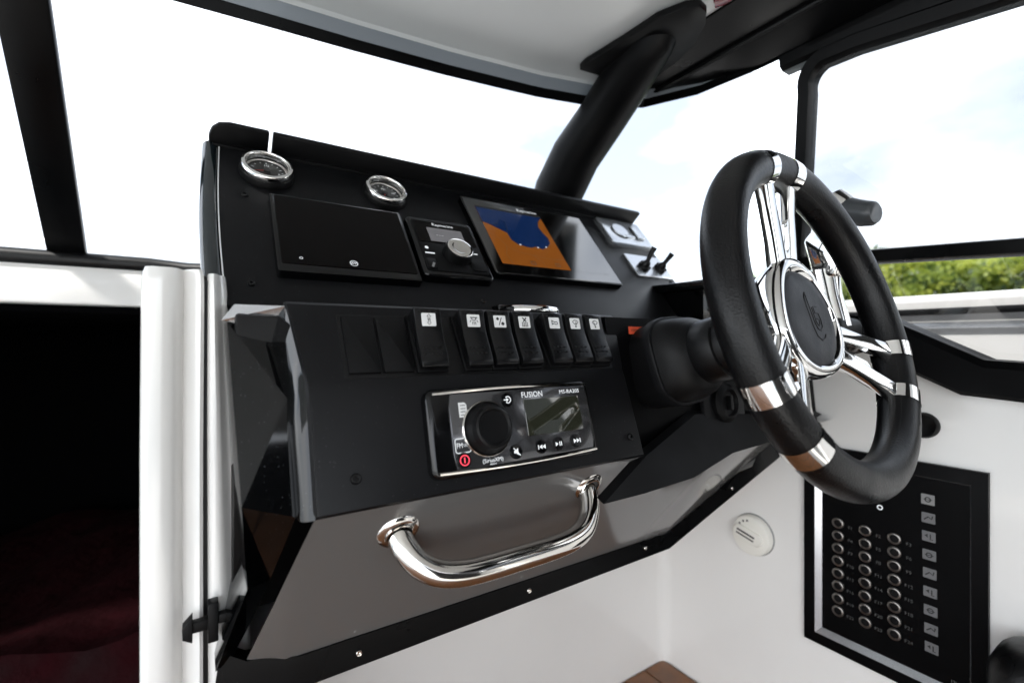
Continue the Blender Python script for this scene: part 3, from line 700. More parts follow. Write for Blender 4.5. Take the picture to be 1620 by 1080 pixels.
for k, (tx, ln, dx, dy) in enumerate(((-.020, .034, .010, .016), (.024, .030, .014, .010))):
    tg = obj('toggle', B().lathe([(.011, .0045), (.011, .008), (.008, .010), (.0072, .016), (.005, .019)], 24, T(tx, -.006)), rubber, tp)
    bb = B().tube([(tx, -.006, .014), (tx + dx * .6, -.006 + dy * .6, .026), (tx + dx, -.006 + dy, ln + .006)], [.0038, .0042, .0052], 14); obj('lever', bb, rubber, tg)
    bb = B()
    for q_ in range(6): bb.box(-.0025, .0025, .0085, .0125, .0045, .0115, .001, 1, T(tx, -.006) @ Matrix.Rotation(q_ * math.pi / 3, 4, 'Z'))
    obj('nut', bb, rubber, tg)

# ================================================================== rocker switches
SW = .0275
def rocker_prof():
    # (along slope, out)
    return [(.000, .000), (.000, .0105), (.004, .0125), (.014, .0133), (.024, .0138), (.034, .0150), (.042, .0168), (.049, .0190), (.0545, .0205), (.0575, .0195), (.0585, .012), (.0585, 0)]
def icon(kind, bb, cx, cy, M):
    def ln(p, wd=.0009, closed=False): line(bb, [(cx + a * .001, cy + c * .001) for a, c in p], wd, 0, 0, M, closed)
    def dot(a, c, r): bb.poly([(cx + a * .001 + r * .001 * math.cos(k * .628), cy + c * .001 + r * .001 * math.sin(k * .628), 0) for k in range(10)], M)
    if kind == 'arrows':
        ln([(-.8, -1), (-.8, 2.6), (-2, 2.6), (0, 5), (2, 2.6), (.8, 2.6), (.8, -1)], .0006); ln([(-.8, 1), (-.8, -2.6), (-2, -2.6), (0, -5), (2, -2.6), (.8, -2.6), (.8, 1)], .0006); ln([(-1.5, 0), (1.5, 0)], .0007)
    elif kind == 'light':
        ln([(-4, 3), (4, 3)], .001); ln([(-2.6, 3), (-2, 1), (0, .2), (2, 1), (2.6, 3)], .0009)
        for a, c, e, g in ((-3, .5, -4.4, -1.6), (-1.2, -.8, -1.9, -4), (1.2, -.8, 1.9, -4), (3, .5, 4.4, -1.6), (0, -1, 0, -4)): ln([(a, c), (e, g)], .0007)
    elif kind == 'nav':
        dot(-2.8, 2.6, 1.6); dot(2.8, -2.4, 1.8); ln([(1.8, 4), (-1.8, -4)], .0009); ln([(-4.6, 2.6), (-1, 2.6)], .0005); ln([(.6, -2.4), (5, -2.4)], .0005)
    elif kind == 'pump':
        ln([(-2.6, 4.6), (2, .2)], .0014); ln([(2.4, 4.6), (-2, .2)], .0014)
        for c in (-1.2, -3.0, -4.6):
            for a in (-3, -1, 1, 3): dot(a, c, .75)
    elif kind == 'horn':
        ln([(-3.6, 3), (-3.6, -2.2)], .0011); ln([(-3.4, 2.4), (-.8, 1), (3.4, 1)], .0009); ln([(-3.4, -1.6), (-.8, -.6)], .0009)
        ln([(-.8, 1), (3.2, 1), (4, -.2), (3.2, -1.6), (.2, -1.6), (-.6, -.6)], .0009)
    else:
        ln([(-4, 1.6), (-2.4, 3.2), (0, 3.8), (2.4, 3.2), (4, 1.6), (1.6, -.6), (0, -.9), (-1.6, -.6)], .0008, True); ln([(0, -4 if kind == 'wiper' else -3.4), (1.2 if kind == 'wiper' else -1.8, 2.6)], .0009)
        dot(0, -3.6, 1.1)
M_out = None
sws = [(.1575, 'arrows', 'rocker switch with an up and down arrow symbol, left of all rockers'), (.2040, 'light', 'rocker switch marked with a shining lamp symbol'),
       (.2340, 'nav', 'rocker switch marked with two dots and a slash'), (.2640, 'pump', 'rocker switch marked with a cross over rows of dots'),
       (.3035, 'horn', 'rocker switch marked with a horn symbol'), (.3330, 'wiper', 'rocker switch with a wiper symbol, right beside the horn rocker'), (.3625, 'wiper2', 'rocker switch with a wiper symbol at the right end of the row')]
for x0, kind, lab in sws:
    t = thing('rocker_switch', lab, 'switch', F1 @ T(x0 + SW / 2, .0065, .0), 'rocker switches in the dash row')
    obj('socket', B().box(-.0148, .0148, -.0015, .0605, -.002, .0035, .001), matte2, t)
    pr_ = rocker_prof(); hwd = SW / 2 - .0008
    bb = B().solid([(-hwd, p[0], p[1]) for p in pr_], (2 * hwd, 0, 0), .0011, 2)
    ro = obj('rocker', bb, satin, t, 40)
    # ribs
    bb = B()
    for rr, oo in ((.0105, .0131), (.0165, .0135)):
        for q_ in range(4): bb.box(-.0085 + q_ * .005 - .0013, -.0085 + q_ * .005 + .0013, rr, rr + .0013, oo - .001, oo + .0009, .0003, 1)
    for q_ in range(4): bb.box(-.0085 + q_ * .005 - .0013, -.0085 + q_ * .005 + .0013, .0515, .0530, .0190, .0206, .0003, 1)
    obj('ribs', bb, rubber, ro)
    # icon tile follows the upper curve
    MM = frame((0, .0445, .0188), (1, 0, 0), Vector((0, .95, .31)).normalized(), Vector((0, -.31, .95)).normalized())
    bb = B(); bb.prism(rrect(-.0068, .0068, -.0062, .0062, .0008), -.0022, 0, .0002, 1, MM); ti_ = obj('icon_tile', bb, icon_w, ro, 0)
    bb = B(); icon(kind, bb, 0, 0, MM @ T(0, 0, .00015)); obj('symbol', bb, icon_b, ti_, 0)
for x0, lab in ((.0975, 'flat black blank plate, leftmost in the switch row'), (.1270, 'flat black blank plate between the other blank and the arrow rocker')):
    t = thing('blank_plate', lab, 'blank plate', F1 @ T(x0 + SW / 2, .0065, 0), 'blank plates in the switch row')
    obj('plate', B().prism(rrect(-.0136, .0136, 0, .057, .001), -.001, .0030, .0010, 2), matte2, t)
    obj('rim', B().prism(rrect(-.0147, .0147, -.001, .058, .001), -.002, .0006, .0003, 1), rubber, t)
t = thing('switch_bezel', 'dark recessed strip behind the row of rocker switches', 'bezel', F1 @ T(.245, .006, 0))
obj('plate', B().prism(rrect(-.1505, .1505, -.003, .0605, .002), -.004, .00035, .0002, 1), rubber, t)

# ================================================================== radio
ra = thing('marine_radio', 'marine stereo with large black volume knob and small screen', 'radio', F2 @ T(.2490, .0490, 0))
w2, h2 = .0925, .0385
obj('surround', B().prism(rrect(-w2, w2, -h2, h2, .009), 0, .0105, .005, 4), glossc, ra, 60)
def arcpts(x0, x1, y, bow, n=14): return [(x0 + (x1 - x0) * k / n, y + bow * math.sin(math.pi * k / n)) for k in range(n + 1)]
for yb, bw in ((h2 - .005, .0022), (-h2 + .005, -.0022)):
    bb = B().tube([(p[0], p[1], .0108) for p in arcpts(-w2 + .006, w2 - .004, yb, bw)], .0014, 8); obj('bright_edge', bb, steel, ra)
bb = B().tube([(-w2 + .0068, y * .001, .0085) for y in range(-28, 29, 4)], .0016, 8); obj('bright_edge', bb, steel, ra)
FZ = .0120
obj('fascia', B().prism([(-.070, -.0335), (.084, -.0315), (.0865, -.022), (.0865, .022), (.083, .0325), (-.070, .0325), (-.0725, .02), (-.0725, -.02)], .008, FZ, .0006, 2), radio_f, ra)
Z1_ = FZ + .0002
sc_ = obj('screen', B().prism(rrect(.006, .0745, -.012, .0225, .0012), FZ - .001, FZ + .0006, .0003, 1), lcd_g, ra)
bb = B(); text(bb, 'FUSION', .0078, .017, .0268, Z1_ + .0002, sx=.95); obj('lettering', bb, print_w, ra, 0)
bb = B(); text(bb, 'MS-RA205', .0056, .064, .0272, Z1_ + .0002, sx=1.1); obj('lettering', bb, print_w, ra, 0)
bb = B(); text(bb, '(SiriusXM)', .0050, -.0355, -.0285, Z1_ + .0002, sx=1.0); text(bb, 'READY', .0022, -.0355, -.0318, Z1_ + .0002); obj('lettering', bb, print_w, ra, 0)
bb = B(); bb.poly([(-.0635, .0115, Z1_ + .0002), (-.0555, .0115, Z1_ + .0002), (-.0555, .0225, Z1_ + .0002), (-.0575, .0245, Z1_ + .0002), (-.0635, .0245, Z1_ + .0002)]); mn = obj('menu_icon', bb, icon_w, ra, 0)
bb = B()
for k in range(4): line(bb, [(-.062, .0135 + k * .0028), (-.057, .0135 + k * .0028)], .0006, Z1_ + .0004)
obj('menu_lines', bb, icon_b, mn, 0)
bb = B(); line(bb, [(p[0], p[1]) for p in rrect(-.0705, -.056, -.0185, -.0065, .002, 3)], .0007, Z1_ + .0002, closed=True); text(bb, 'FM', .0062, -.0665, -.0125, Z1_ + .0002, sx=.8); text(bb, 'USB', .0035, -.0597, -.0125, Z1_ + .0002); obj('band_badge', bb, print_w, ra, 0)
# volume knob
KX, KY = -.0375, -.0005
obj('knob_ring', B().lathe([(.0250, FZ - .001), (.0253, FZ + .0012), (.0242, FZ + .0024), (.0230, FZ + .0015), (.0228, FZ - .001)], 56, T(KX, KY)), steel, ra, 60)
kb = obj('volume_knob', B().lathe([(.0226, FZ), (.0222, FZ + .005), (.0200, FZ + .0075), (.0193, FZ + .010), (.0182, FZ + .0140), (.0164, FZ + .0152), (.0150, FZ + .0146), (.0142, FZ + .0132), (.008, FZ + .0122), (0, FZ + .0120)], 64, T(KX, KY)), matte2, ra, 40)
def rbtn(x, y, r, nm, symf, m=print_w):
    bo = obj(nm, B().lathe([(r, FZ - .0005), (r, FZ + .0010), (r * .93, FZ + .0016), (0, FZ + .0017)], 28, T(x, y)), glossc, ra, 40)
    bb = B(); symf(bb, x, y, FZ + .0020); obj('symbol', bb, m, bo, 0)
def s_src(bb, x, y, z): line(bb, [(x + .0030 * math.cos(R(a)), y + .0030 * math.sin(R(a))) for a in range(-135, 136, 18)], .0009, z); line(bb, [(x - .0045, y), (x - .001, y)], .0011, z); bb.poly([(x - .0015, y + .002, z), (x - .0015, y - .002, z), (x + .001, y, z)])
def s_mute(bb, x, y, z): bb.poly([(x - .003, y - .0012, z), (x - .001, y - .0012, z), (x + .0016, y - .0034, z), (x + .0016, y + .0034, z), (x - .001, y + .0012, z), (x - .003, y + .0012, z)]); line(bb, [(x - .0032, y + .0036), (x + .0036, y - .0036)], .0009, z)
def tri(bb, x, y, z, s, d): bb.poly([(x - d * s / 2, y + s * .6, z), (x - d * s / 2, y - s * .6, z), (x + d * s / 2, y, z)])
def s_prev(bb, x, y, z): line(bb, [(x - .0042, y - .002), (x - .0042, y + .002)], .0010, z); tri(bb, x - .0016, y, z, .0036, -1); tri(bb, x + .0022, y, z, .0036, -1)
def s_play(bb, x, y, z): tri(bb, x - .0028, y, z, .0034, 1); line(bb, [(x + .0006, y - .002), (x + .0006, y + .002)], .0011, z); line(bb, [(x + .0026, y - .002), (x + .0026, y + .002)], .0011, z)
def s_next(bb, x, y, z): line(bb, [(x + .0042, y - .002), (x + .0042, y + .002)], .0010, z); tri(bb, x + .0016, y, z, .0036, 1); tri(bb, x - .0022, y, z, .0036, 1)
def s_pow(bb, x, y, z): line(bb, circ(x, y, .0042, 26), .0009, z, closed=True); line(bb, [(x, y - .0022), (x, y + .0024)], .0011, z)
rbtn(-.0125, .0235, .0066, 'source_button', s_src); rbtn(-.0105, -.0245, .0066, 'mute_button', s_mute)
rbtn(.0185, -.0235, .0064, 'previous_button', s_prev); rbtn(.0395, -.0230, .0064, 'play_button', s_play); rbtn(.0620, -.0225, .0064, 'next_button', s_next)
rbtn(-.0640, -.0250, .0068, 'power_button', s_pow, red_btn)

# ================================================================== grab handle
gh = thing('grab_handle', 'polished steel grab handle under the radio', 'handle', T(.25, .4, -.16))
hL = [(.139, .402, -.158), (.139, .394, -.165), (.142, .386, -.176), (.151, .377, -.189), (.166, .370, -.1985), (.187, .3665, -.2025), (.212, .3655, -.2035)]
hp = hL + [(.248, .3655, -.2035)] + [(.496 - x, y, z) for x, y, z in hL[::-1]]
def smoothp(P, k=3):
    P = [Vector(p) for p in P]
    for _ in range(k):
        Q = [P[0]]
        for a, c in zip(P, P[1:]): Q += [a * .75 + c * .25, a * .25 + c * .75]
        Q.append(P[-1]); P = Q
    return P
b = B().tube(smoothp(hp, 2), .0112, 24); wpart('bar', b, steel, gh, 60)
nU = Vector((0, -math.sin(R(59.4)), -math.cos(R(59.4)))); nU = Vector((0, -.861, -.509))
for x in (.139, .357):
    M = frame((x, .3925, -.163 if x < .2 else -.160), (1, 0, 0), Vector((0, -.509, .861)), nU)
    b = B().lathe([(.0195, -.006), (.0195, 0), (.0175, .003), (.0130, .0042), (.0125, .006), (.011, .006)], 40, M); wpart('flange', b, steel, gh, 50)

# ================================================================== steering wheel
WR, WT = .1562, .0184
n_ = Vector((.035, -.962, .272)).normalized(); rt = Vector((.995, .058, .078)); rt = (rt - n_ * rt.dot(n_)).normalized(); upv = n_.cross(rt)
SWM = frame((.503, .218, .026), rt, upv, n_)
wh = thing('steering_wheel', 'three spoke steering wheel with black leather rim and chrome hub', 'steering wheel', SWM)
BANDS = [90 + 10.5, 90 - 10.5, 210 - 10.5, 210 + 10.5, -30 + 10.5, -30 - 10.5]
def torus_arc(a0, a1, Rm, r, n, k=28, closed=False):
    bb = B(); pts = [(Rm * math.cos(R(a0 + (a1 - a0) * i / n)), Rm * math.sin(R(a0 + (a1 - a0) * i / n)), 0) for i in range(n + (0 if closed else 1))]
    vs_ = []
    for (x, y, z) in pts:
        l = math.hypot(x, y); ux, uy = x / l, y / l
        for q_ in range(k):
            g = 2 * math.pi * q_ / k; vs_.append((x + ux * r * math.cos(g), y + uy * r * math.cos(g), r * math.sin(g)))
    L = len(pts); fs = [(i * k + q_, i * k + (q_ + 1) % k, ((i + 1) % L) * k + (q_ + 1) % k, ((i + 1) % L) * k + q_) for i in range(L if closed else L - 1) for q_ in range(k)]
    return bb.add(vs_, fs)
obj('rim', torus_arc(0, 360, WR, WT, 144, 32, True), leather, wh, 60)
bb = B()
for k in range(300):
    a = R(k * 1.2)
    if min(abs((k * 1.2 - t + 180) % 360 - 180) for t in BANDS) < 4.5: continue
    rr = WR - WT * math.cos(R(28)); zz = WT * math.sin(R(28)) + .0002
    ca, sa = math.cos(a), math.sin(a); d_ = .0009
    bb.add([((rr) * ca - d_ * sa, (rr) * sa + d_ * ca, zz), (rr * ca + d_ * sa, rr * sa - d_ * ca, zz), ((rr + .0012) * ca + d_ * sa, (rr + .0012) * sa - d_ * ca, zz + .0006), ((rr + .0012) * ca - d_ * sa, (rr + .0012) * sa + d_ * ca, zz + .0006)], [(0, 1, 2, 3)])
o = obj('stitching', bb, mat('thread', (.03, .03, .03), .6), wh, 0); o['kind'] = 'stuff'
for a in BANDS: obj('chrome_band', torus_arc(a - 3.2, a + 3.2, WR, WT + .0007, 6), chrome, wh, 60)
def hubfn(a, r, z): return 1 + .05 * math.cos(3 * (a - R(90))) * (1 if r > .05 else 0)
hb = obj('hub', B().lathe([(.032, -.074), (.038, -.068), (.051, -.048), (.0605, -.029), (.0640, -.018), (.0630, -.012), (.0600, -.0085), (.055, -.0072), (.0515, -.0085), (.0498, -.012)], 96, fn=hubfn), chrome, wh, 60)
pd_ = obj('hub_pad', B().lathe([(.0498, -.014), (.0492, -.0108), (.046, -.0085), (.034, -.0070), (.017, -.0062), (0, -.0060)], 64), leather_g, wh, 60)
bb = B()
def stroke(P, rad): bb.tube([(p[0] * .00112, p[1] * .00112, -.0060 - .000001 * (p[0] ** 2 + p[1] ** 2) * .9) for p in P], rad, 8)
stroke([(-4, 23), (-8, 19), (-9.5, 10), (-9.5, -8), (-7, -17), (0, -21.5), (7, -20), (10, -17)], .0007)
stroke([(-4, 23), (-4.5, 15), (-4.5, -4), (-2, -11), (3, -13), (8, -10), (9.5, -3), (8, 3), (2, 3.5)], .0007)
stroke([(2, 3.5), (2, 9), (10, 9)], .0006); stroke([(-1, 9), (-1, -5), (2, -8.5), (5, -7), (6, -3), (2, -2)], .0006)
obj('embossed_emblem', bb, rubber, pd_, 60)
def arm(ca, sgn):
    """one chrome spoke arm from the hub to its band"""
    a1 = R(ca + sgn * 10.5); a0 = R(ca + sgn * 11)
    p = [(.046, R(ca + sgn * 14), -.022), (.060, R(ca + sgn * 13), -.0185), (.085, R(ca + sgn * 11.2), -.0125), (.112, R(ca + sgn * 10.4), -.007), (.137, R(ca + sgn * 10.3), -.0015), (.143, R(ca + sgn * 10.4), 0)]
    wds = [.0105, .0098, .0090, .0086, .0088, .0092]; hts = [.008, .0072, .0066, .0064, .0070, .0085]
    vs_ = []; n = 12
    for (r, a, z), w_, h_ in zip(p, wds, hts):
        c = Vector((r * math.cos(a), r * math.sin(a), z)); t = Vector((-math.sin(R(ca)), math.cos(R(ca)), 0))
        for q_ in rrect(-w_, w_, -h_, h_, .0028, 2): vs_.append(tuple(c + t * q_[0] + Vector((0, 0, q_[1]))))
    L = len(p); bb_ = B().add(vs_, [(i * n + k, i * n + (k + 1) % n, (i + 1) * n + (k + 1) % n, (i + 1) * n + k) for i in range(L - 1) for k in range(n)] + [tuple(range(n)), tuple((L - 1) * n + k for k in range(n))])
    return bb_
for ca in (90, 210, -30):
    sp = obj('spoke', arm(ca, 1), chrome, wh, 40)
    obj('spoke', arm(ca, -1), chrome, wh, 40)
    c, s_ = math.cos(R(ca)), math.sin(R(ca)); Mx = frame((0, 0, 0), (-s_, c, 0), (c, s_, 0), (0, 0, 1)); Mx = frame((0, 0, 0), (s_, -c, 0), (c, s_, 0), (0, 0, 1))
    # web with a slot between the two arms
    outer = [(-.016, .040), (.016, .040), (.0175, .075), (.0215, .122), (.0215, .138), (-.0215, .138), (-.0215, .122), (-.0175, .075), (-.004, .068), (-.0048, .10), (-.0042, .118), (0, .122), (.0042, .118), (.0048, .10), (.004, .068), (0, .0655), (-.004, .068), (-.0175, .075)][:0] or [(-.016, .040), (.016, .040), (.0175, .075), (.0185, .104), (.010, .1045), (.0058, .100), (.0050, .074), (.0, .0695), (-.0050, .074), (-.0058, .100), (-.010, .1045), (-.0185, .104), (-.0175, .075)]
    bb = B(); vs_ = []
    b3 = bmesh.new(); vv = [b3.verts.new((p[0], p[1], -.024 + (p[1] - .04) * .20)) for p in outer]; f_ = b3.faces.new(vv)
    r_ = bmesh.ops.extrude_face_region(b3, geom=[f_]); bmesh.ops.translate(b3, vec=(0, 0, .008), verts=[g for g in r_['geom'] if isinstance(g, bmesh.types.BMVert)])
    bmesh.ops.triangulate(b3, faces=[q_ for q_ in b3.faces if len(q_.verts) > 4])
    obj('spoke_web', bb.bm(b3, Mx), chrome, wh, 30)
# column
co = thing('steering_column', 'black domed steering column boot behind the wheel hub', 'steering column', SWM @ T(.002, -.004, -.172))
def sq(a, r_, z): return 1 + (.94 / (abs(math.cos(a)) ** 3.2 + abs(math.sin(a)) ** 3.2) ** (1 / 3.2) - 1) * max(0, min(1, (r_ - .036) / .018))
obj('boot', B().lathe([(.0565, .008), (.0545, .016), (.0515, .026), (.0455, .036), (.0405, .041), (.0375, .043)], 72, fn=sq), matte2, co, 60)
obj('flange_ring', B().lathe([(.0600, -.002), (.0600, .006), (.0590, .0085), (.0560, .009), (.0560, .0)], 72, fn=sq), matte, co, 50)
obj('base', B().lathe([(.056, -.04), (.058, -.006), (.058, -.001)], 72, fn=sq), matte2, co, 50)
obj('collar', B().lathe([(.0375, .041), (.0382, .044), (.0378, .066), (.0365, .070), (.033, .071), (.0325, .092), (.030, .095), (.030, .13)], 48), rubber, co, 40)
obj('bright_sleeve', B().lathe([(.0312, .097), (.0318, .099), (.0318, .104), (.0312, .107)], 40), chrome, co, 50)
wl = thing('warning_label', 'small orange warning label left of the steering column', 'label', T(.449, .4065, .013))
M = frame((.4585, .4135, .014), (1, 0, 0), (0, .10, .995), (0, -.995, .10))
b = B(); b.box(-.0135, .0135, -.0048, .0048, 0, .0006); text(b, 'WARNING', .0042, 0, .0, .0009, 1); o = obj('sticker', b, [label_r, icon_b], None, 0); o.data.transform(M); world_parent(o, wl)
# ignition plate right of the column
ig = thing('ignition_switch', 'black square ignition plate with round key switch behind the rim', 'ignition', T(.60, .395, -.085))
M = frame((.612, .397, -.087), (1, 0, 0), (0, .12, .993), (0, -.993, .12))
def lp(nm, bb, m, root): o = obj(nm, bb, m, None, 40); o.data.transform(M); return world_parent(o, root)
lp('plate', B().prism(rrect(-.045, .050, -.052, .050, .003), 0, .006, .0015, 2), matte, ig)
lp('key_barrel', B().lathe([(.027, .006), (.027, .012), (.022, .016), (.019, .017), (.017, .012), (0, .012)], 40), matte2, ig)
lp('key', B().box(-.0025, .0025, -.010, .010, .012, .020, .001), rubber, ig)
for (x, y) in ((-.038, -.045), (.043, -.045)): lp('screw', B().lathe([(.003, .006), (.003, .0075), (0, .008)], 16, T(x, y)), rubber, ig)
# throttle lever
th = thing('throttle_lever', 'chrome throttle lever with grey grip behind the steering wheel', 'throttle', T(.78, .34, .03))
b = B().box(.745, .83, .30, .43, -.02, .035, .012, 3); wpart('base', b, matte2, th)
b = B().solid([(0.7900, 0.3554, 0.1524), (0.7900, 0.3316, 0.1798), (0.7900, 0.3164, 0.1691), (0.7900, 0.3001, 0.1289), (0.7900, 0.3123, 0.0935), (0.7900, 0.3420, 0.0968)], (-.03, 0, 0), .005, 3); wpart('arm', b, chrome, th)
b = B().tube([(0.7780, 0.3368, 0.1049), (0.7780, 0.3299, 0.0662), (0.7780, 0.3198, 0.0187)], [.022, .020, .022], 20); wpart('stem', b, chrome, th)
b = B().tube([(0.7750, 0.3219, 0.2074), (0.7750, 0.3104, 0.1935), (0.7750, 0.3055, 0.1868)], [.0205, .0215, .019], 24); wpart('collar', b, chrome, th, 50)
b = B().tube([(0.7750, 0.3088, 0.1913), (0.7720, 0.2933, 0.1836), (0.7690, 0.2784, 0.1779), (0.7660, 0.2685, 0.1752), (0.7650, 0.2638, 0.1749)], [.0195, .0185, .0175, .0165, .013], 24); wpart('grip', b, grip_g, th, 60)
b = B().box(.735, .742, .29, .33, -.03, .02, .003); wpart('button_plate', b, alu, th)

# ================================================================== fuse panel on the side wall
FP = frame((.9, .415, -.525), (0, -1, 0), (0, 0, 1), (-1, 0, 0))   # x aft, y up, z inboard
fp = thing('fuse_panel', 'black circuit breaker panel on the white side wall', 'breaker panel', FP)
W_, H_ = .235, .345
b = B(); ring = [(0, 0), (W_, 0), (W_, H_), (0, H_)]; inn = [(.0185, .0195), (W_ - .0165, .0195), (W_ - .0165, H_ - .0195), (.0185, H_ - .0195)]
vs_ = [(*p, 0) for p in ring] + [(*p, .008) for p in ring] + [(*p, .010) for p in inn] + [(*p, .004) for p in inn]
b.add(vs_, [(4 * j + k, 4 * j + (k + 1) % 4, 4 * j + 4 + (k + 1) % 4, 4 * j + 4 + k) for j in range(3) for k in range(4)]); obj('frame', b, deadb, fp, 20)
i2 = [(.0185, .0195), (W_ - .0165, .0195), (W_ - .0165, H_ - .0195), (.0185, H_ - .0195)]; i3 = [(.0275, .0295), (W_ - .0195, .0295), (W_ - .0195, H_ - .0225), (.0275, H_ - .0225)]
b = B().add([(*p, .0101) for p in i2] + [(*p, .0035) for p in i3], [(k, (k + 1) % 4, 4 + (k + 1) % 4, 4 + k) for k in range(4)]); obj('bright_edge', b, alu, fp, 0)
obj('face', B().box(.018, W_ - .016, .019, H_ - .019, .001, .0036), deadb, fp)
bk = 0
meb = None
for r_ in range(8):
    for c_ in range(3):
        bk += 1
        x = (.0525, .0915, .1300)[c_] ; y = .2185 - r_ * .0212 + c_ * .0005
        if meb is None:
            o = obj('breaker', B().lathe([(.0088, .0036), (.0088, .0062), (.0080, .0070), (.0062, .0070), (.0058, .0064), (.0058, .0040)], 28), steel_d, fp, 50); meb = o.data
        else:
            o = bpy.data.objects.new('breaker', meb); COL.objects.link(o); o.parent = fp
        o.location = (x, y, 0)
        if bk == 1: bcap = obj('button', B().lathe([(.0056, .0040), (.0056, .0060), (.005, .0066), (0, .0067)], 20), matte2, o)
        else:
            q_ = bpy.data.objects.new('button', bcap.data); COL.objects.link(q_); q_.parent = o
        bb = B(); text(bb, 'F%d' % bk, .0072, x + .0175, y - .0035, .0039); obj('breaker_number', bb, print_d, fp, 0)
for k in range(9):
    x, y = .1700 + k * .0021 * .25, .291 - k * .0272
    t_ = obj('icon_tile', B().prism(rrect(x - .0078, x + .0078, y - .0075, y + .0075, .001), .0034, .0042, .0002, 1), print_g if k < 1 else tile_d, fp, 0)
    bb = B()
    if k % 3 == 0: line(bb, circ(x, y, .0032, 14), .0016, .0045, closed=True); line(bb, [(x - .005, y), (x + .005, y)], .001, .0045)
    elif k % 3 == 1: line(bb, [(x - .005, y - .003), (x, y + .002), (x + .004, y - .001), (x + .005, y + .004)], .0018, .0045)
    else: bb.poly([(x - .005, y + .001, .0045), (x - .001, y - .002, .0045), (x - .001, y + .004, .0045)]); line(bb, [(x + .002, y + .004), (x + .002, y - .004), (x + .005, y - .004)], .0016, .0045)
    obj('symbol', bb, icon_b, t_, 0)
bb = B(); line(bb, circ(.111, .262, .0032, 18), .0014, .0040, closed=True); obj('indicator_ring', bb, print_w, fp, 0)
bb = B(); text(bb, '12V DC', .006, .205, .038, .0039); obj('panel_text', bb, print_g, fp, 0)
# white valve knob on the side wall
vk = thing('white_knob', 'round white knob with dark slots on the white side wall', 'knob', frame((.9, .510, -.377), (0, -1, 0), (0, 0, 1), (-1, 0, 0)))
obj('painted_shadow_ring', B().lathe([(.0398, 0), (.0398, .002), (.038, .003)], 56), print_g, vk, 40)  # grey ring paints the shade around the foot of the knob
obj('body', B().lathe([(.0382, 0), (.0382, .010), (.0362, .0150), (.032, .0165), (0, .0165)], 56), plast_w, vk, 40)
obj('grip_bar', B().prism(rrect(-.033, .026, -.013, .013, .012), .016, .022, .003, 3, Matrix.Rotation(R(-14), 4, 'Z')), plast_w, vk, 50)
bb = B(); Mr = Matrix.Rotation(R(-14), 4, 'Z')
line(bb, [(-.024, .0035), (.012, .0035)], .0036, .0223, 0, Mr); line(bb, [(-.024, -.0035), (.012, -.0035)], .0030, .0223, 0, Mr); obj('slots', bb, icon_b, vk, 0)
bb = B()
for a in (100, 118, 138): bb.poly([(p[0], p[1], .0169) for p in circ(.027 * math.cos(R(a)), .029 * math.sin(R(a)), .0022, 10)])
obj('dots', bb, icon_b, vk, 0)
# small round grommet on the side wall behind the rim
gm = thing('wall_grommet', 'small black round fitting on the wall behind the wheel rim', 'fitting', frame((0.9000, 0.2503, -0.1248), (0, -1, 0), (0, 0, 1), (-1, 0, 0)))
obj('cup', B().lathe([(.019, 0), (.019, .006), (.016, .010), (.009, .006), (0, .005)], 36), rubber, gm, 40)
ar = thing('arm_rest', 'black rounded cushion edge at the lower right corner', 'cushion', T(.86, .1, -.5))
b = B().box(.79, .899, -.05, .168, -.60, -.372, .035, 5); wpart('pad', b, leather, ar, 60)

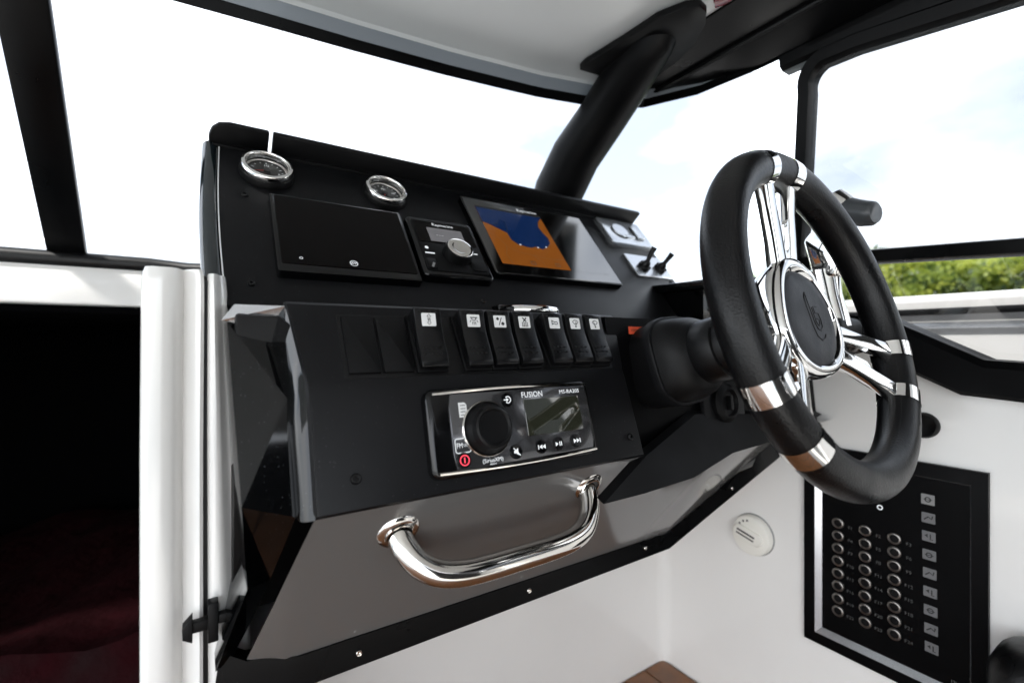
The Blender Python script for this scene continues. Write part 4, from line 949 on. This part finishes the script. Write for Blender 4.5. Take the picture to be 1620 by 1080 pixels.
# ================================================================== trees on the shore
def leaf_cloud(rx, ry, rz, n, size, seed):
    rnd = random.Random(seed); b_ = B(); clumps = []
    for _ in range(26):
        while True:
            p = Vector((rnd.uniform(-1, 1), rnd.uniform(-1, 1), rnd.uniform(-1, 1)))
            if .35 < p.length < 1: break
        clumps.append((Vector((p.x * rx, p.y * ry, p.z * rz)), rnd.uniform(.25, .5), rnd.choice((0, 0, 1, 1, 2))))
    for _ in range(n):
        c, s, mi = rnd.choice(clumps)
        d_ = Vector((rnd.gauss(0, 1), rnd.gauss(0, 1), rnd.gauss(0, .8))) * s * rx * .5
        p = c + d_; u = Vector((rnd.gauss(0, 1), rnd.gauss(0, 1), rnd.gauss(0, 1))).normalized(); v_ = u.orthogonal().normalized(); q = size * rnd.uniform(.5, 1.2)
        mi = mi if rnd.random() < .75 else rnd.choice((0, 1, 2))
        b_.add([tuple(p + u * q), tuple(p + v_ * q * .6), tuple(p - u * q), tuple(p - v_ * q * .6)], [(0, 1, 2, 3)], None, mi)
    return b_
crowns = [obj('crown', leaf_cloud(3.2, 3.2, 3.4, 2600, .34, k), leafs, None, 0).data for k in range(4)]
for o in [o for o in COL.objects if o.name.startswith('crown')]: bpy.data.objects.remove(o)
trunk = obj('trunk', B().tube([(0, 0, 0), (.1, .05, 2.5), (-.1, .1, 5), (0, 0, 7.5)], [.26, .2, .15, .06], 8).tube([(0, .05, 3), (1.2, .5, 5), (1.9, .8, 6.2)], [.12, .08, .03], 6).tube([(0, .05, 3.6), (-1.1, -.6, 5.3), (-1.7, -.9, 6.6)], [.11, .07, .03], 6), bark).data
bpy.data.objects.remove([o for o in COL.objects if o.name == 'trunk'][0])
rt_ = random.Random(3)
for k in range(26):
    y = 2 + k * 3.1 + rt_.uniform(-.8, .8); x = 63 + rt_.uniform(-3, 5)
    h = (9.9 - k * .03 + rt_.uniform(-.5, .5)) / 11.0
    M = T(x, y, .0) @ Matrix.Rotation(rt_.uniform(0, 6.28), 4, 'Z') @ Matrix.Scale(h, 4)
    pos = 'nearest the right edge' if k == 0 else None
    t = thing('shore_tree', 'leafy green tree in the blurred row along the far shore', 'tree', M, 'trees along the far shore')
    o = bpy.data.objects.new('trunk', trunk); COL.objects.link(o); o.parent = t
    for zz, sc_, off in ((7.2, 1.0, (0, 0)), (4.2, .85, (.8, -.6))):
        o = bpy.data.objects.new('crown', crowns[(k + int(zz)) % 4]); COL.objects.link(o); o.parent = t; o.location = (off[0], off[1], zz); o.scale = (sc_, sc_, sc_)
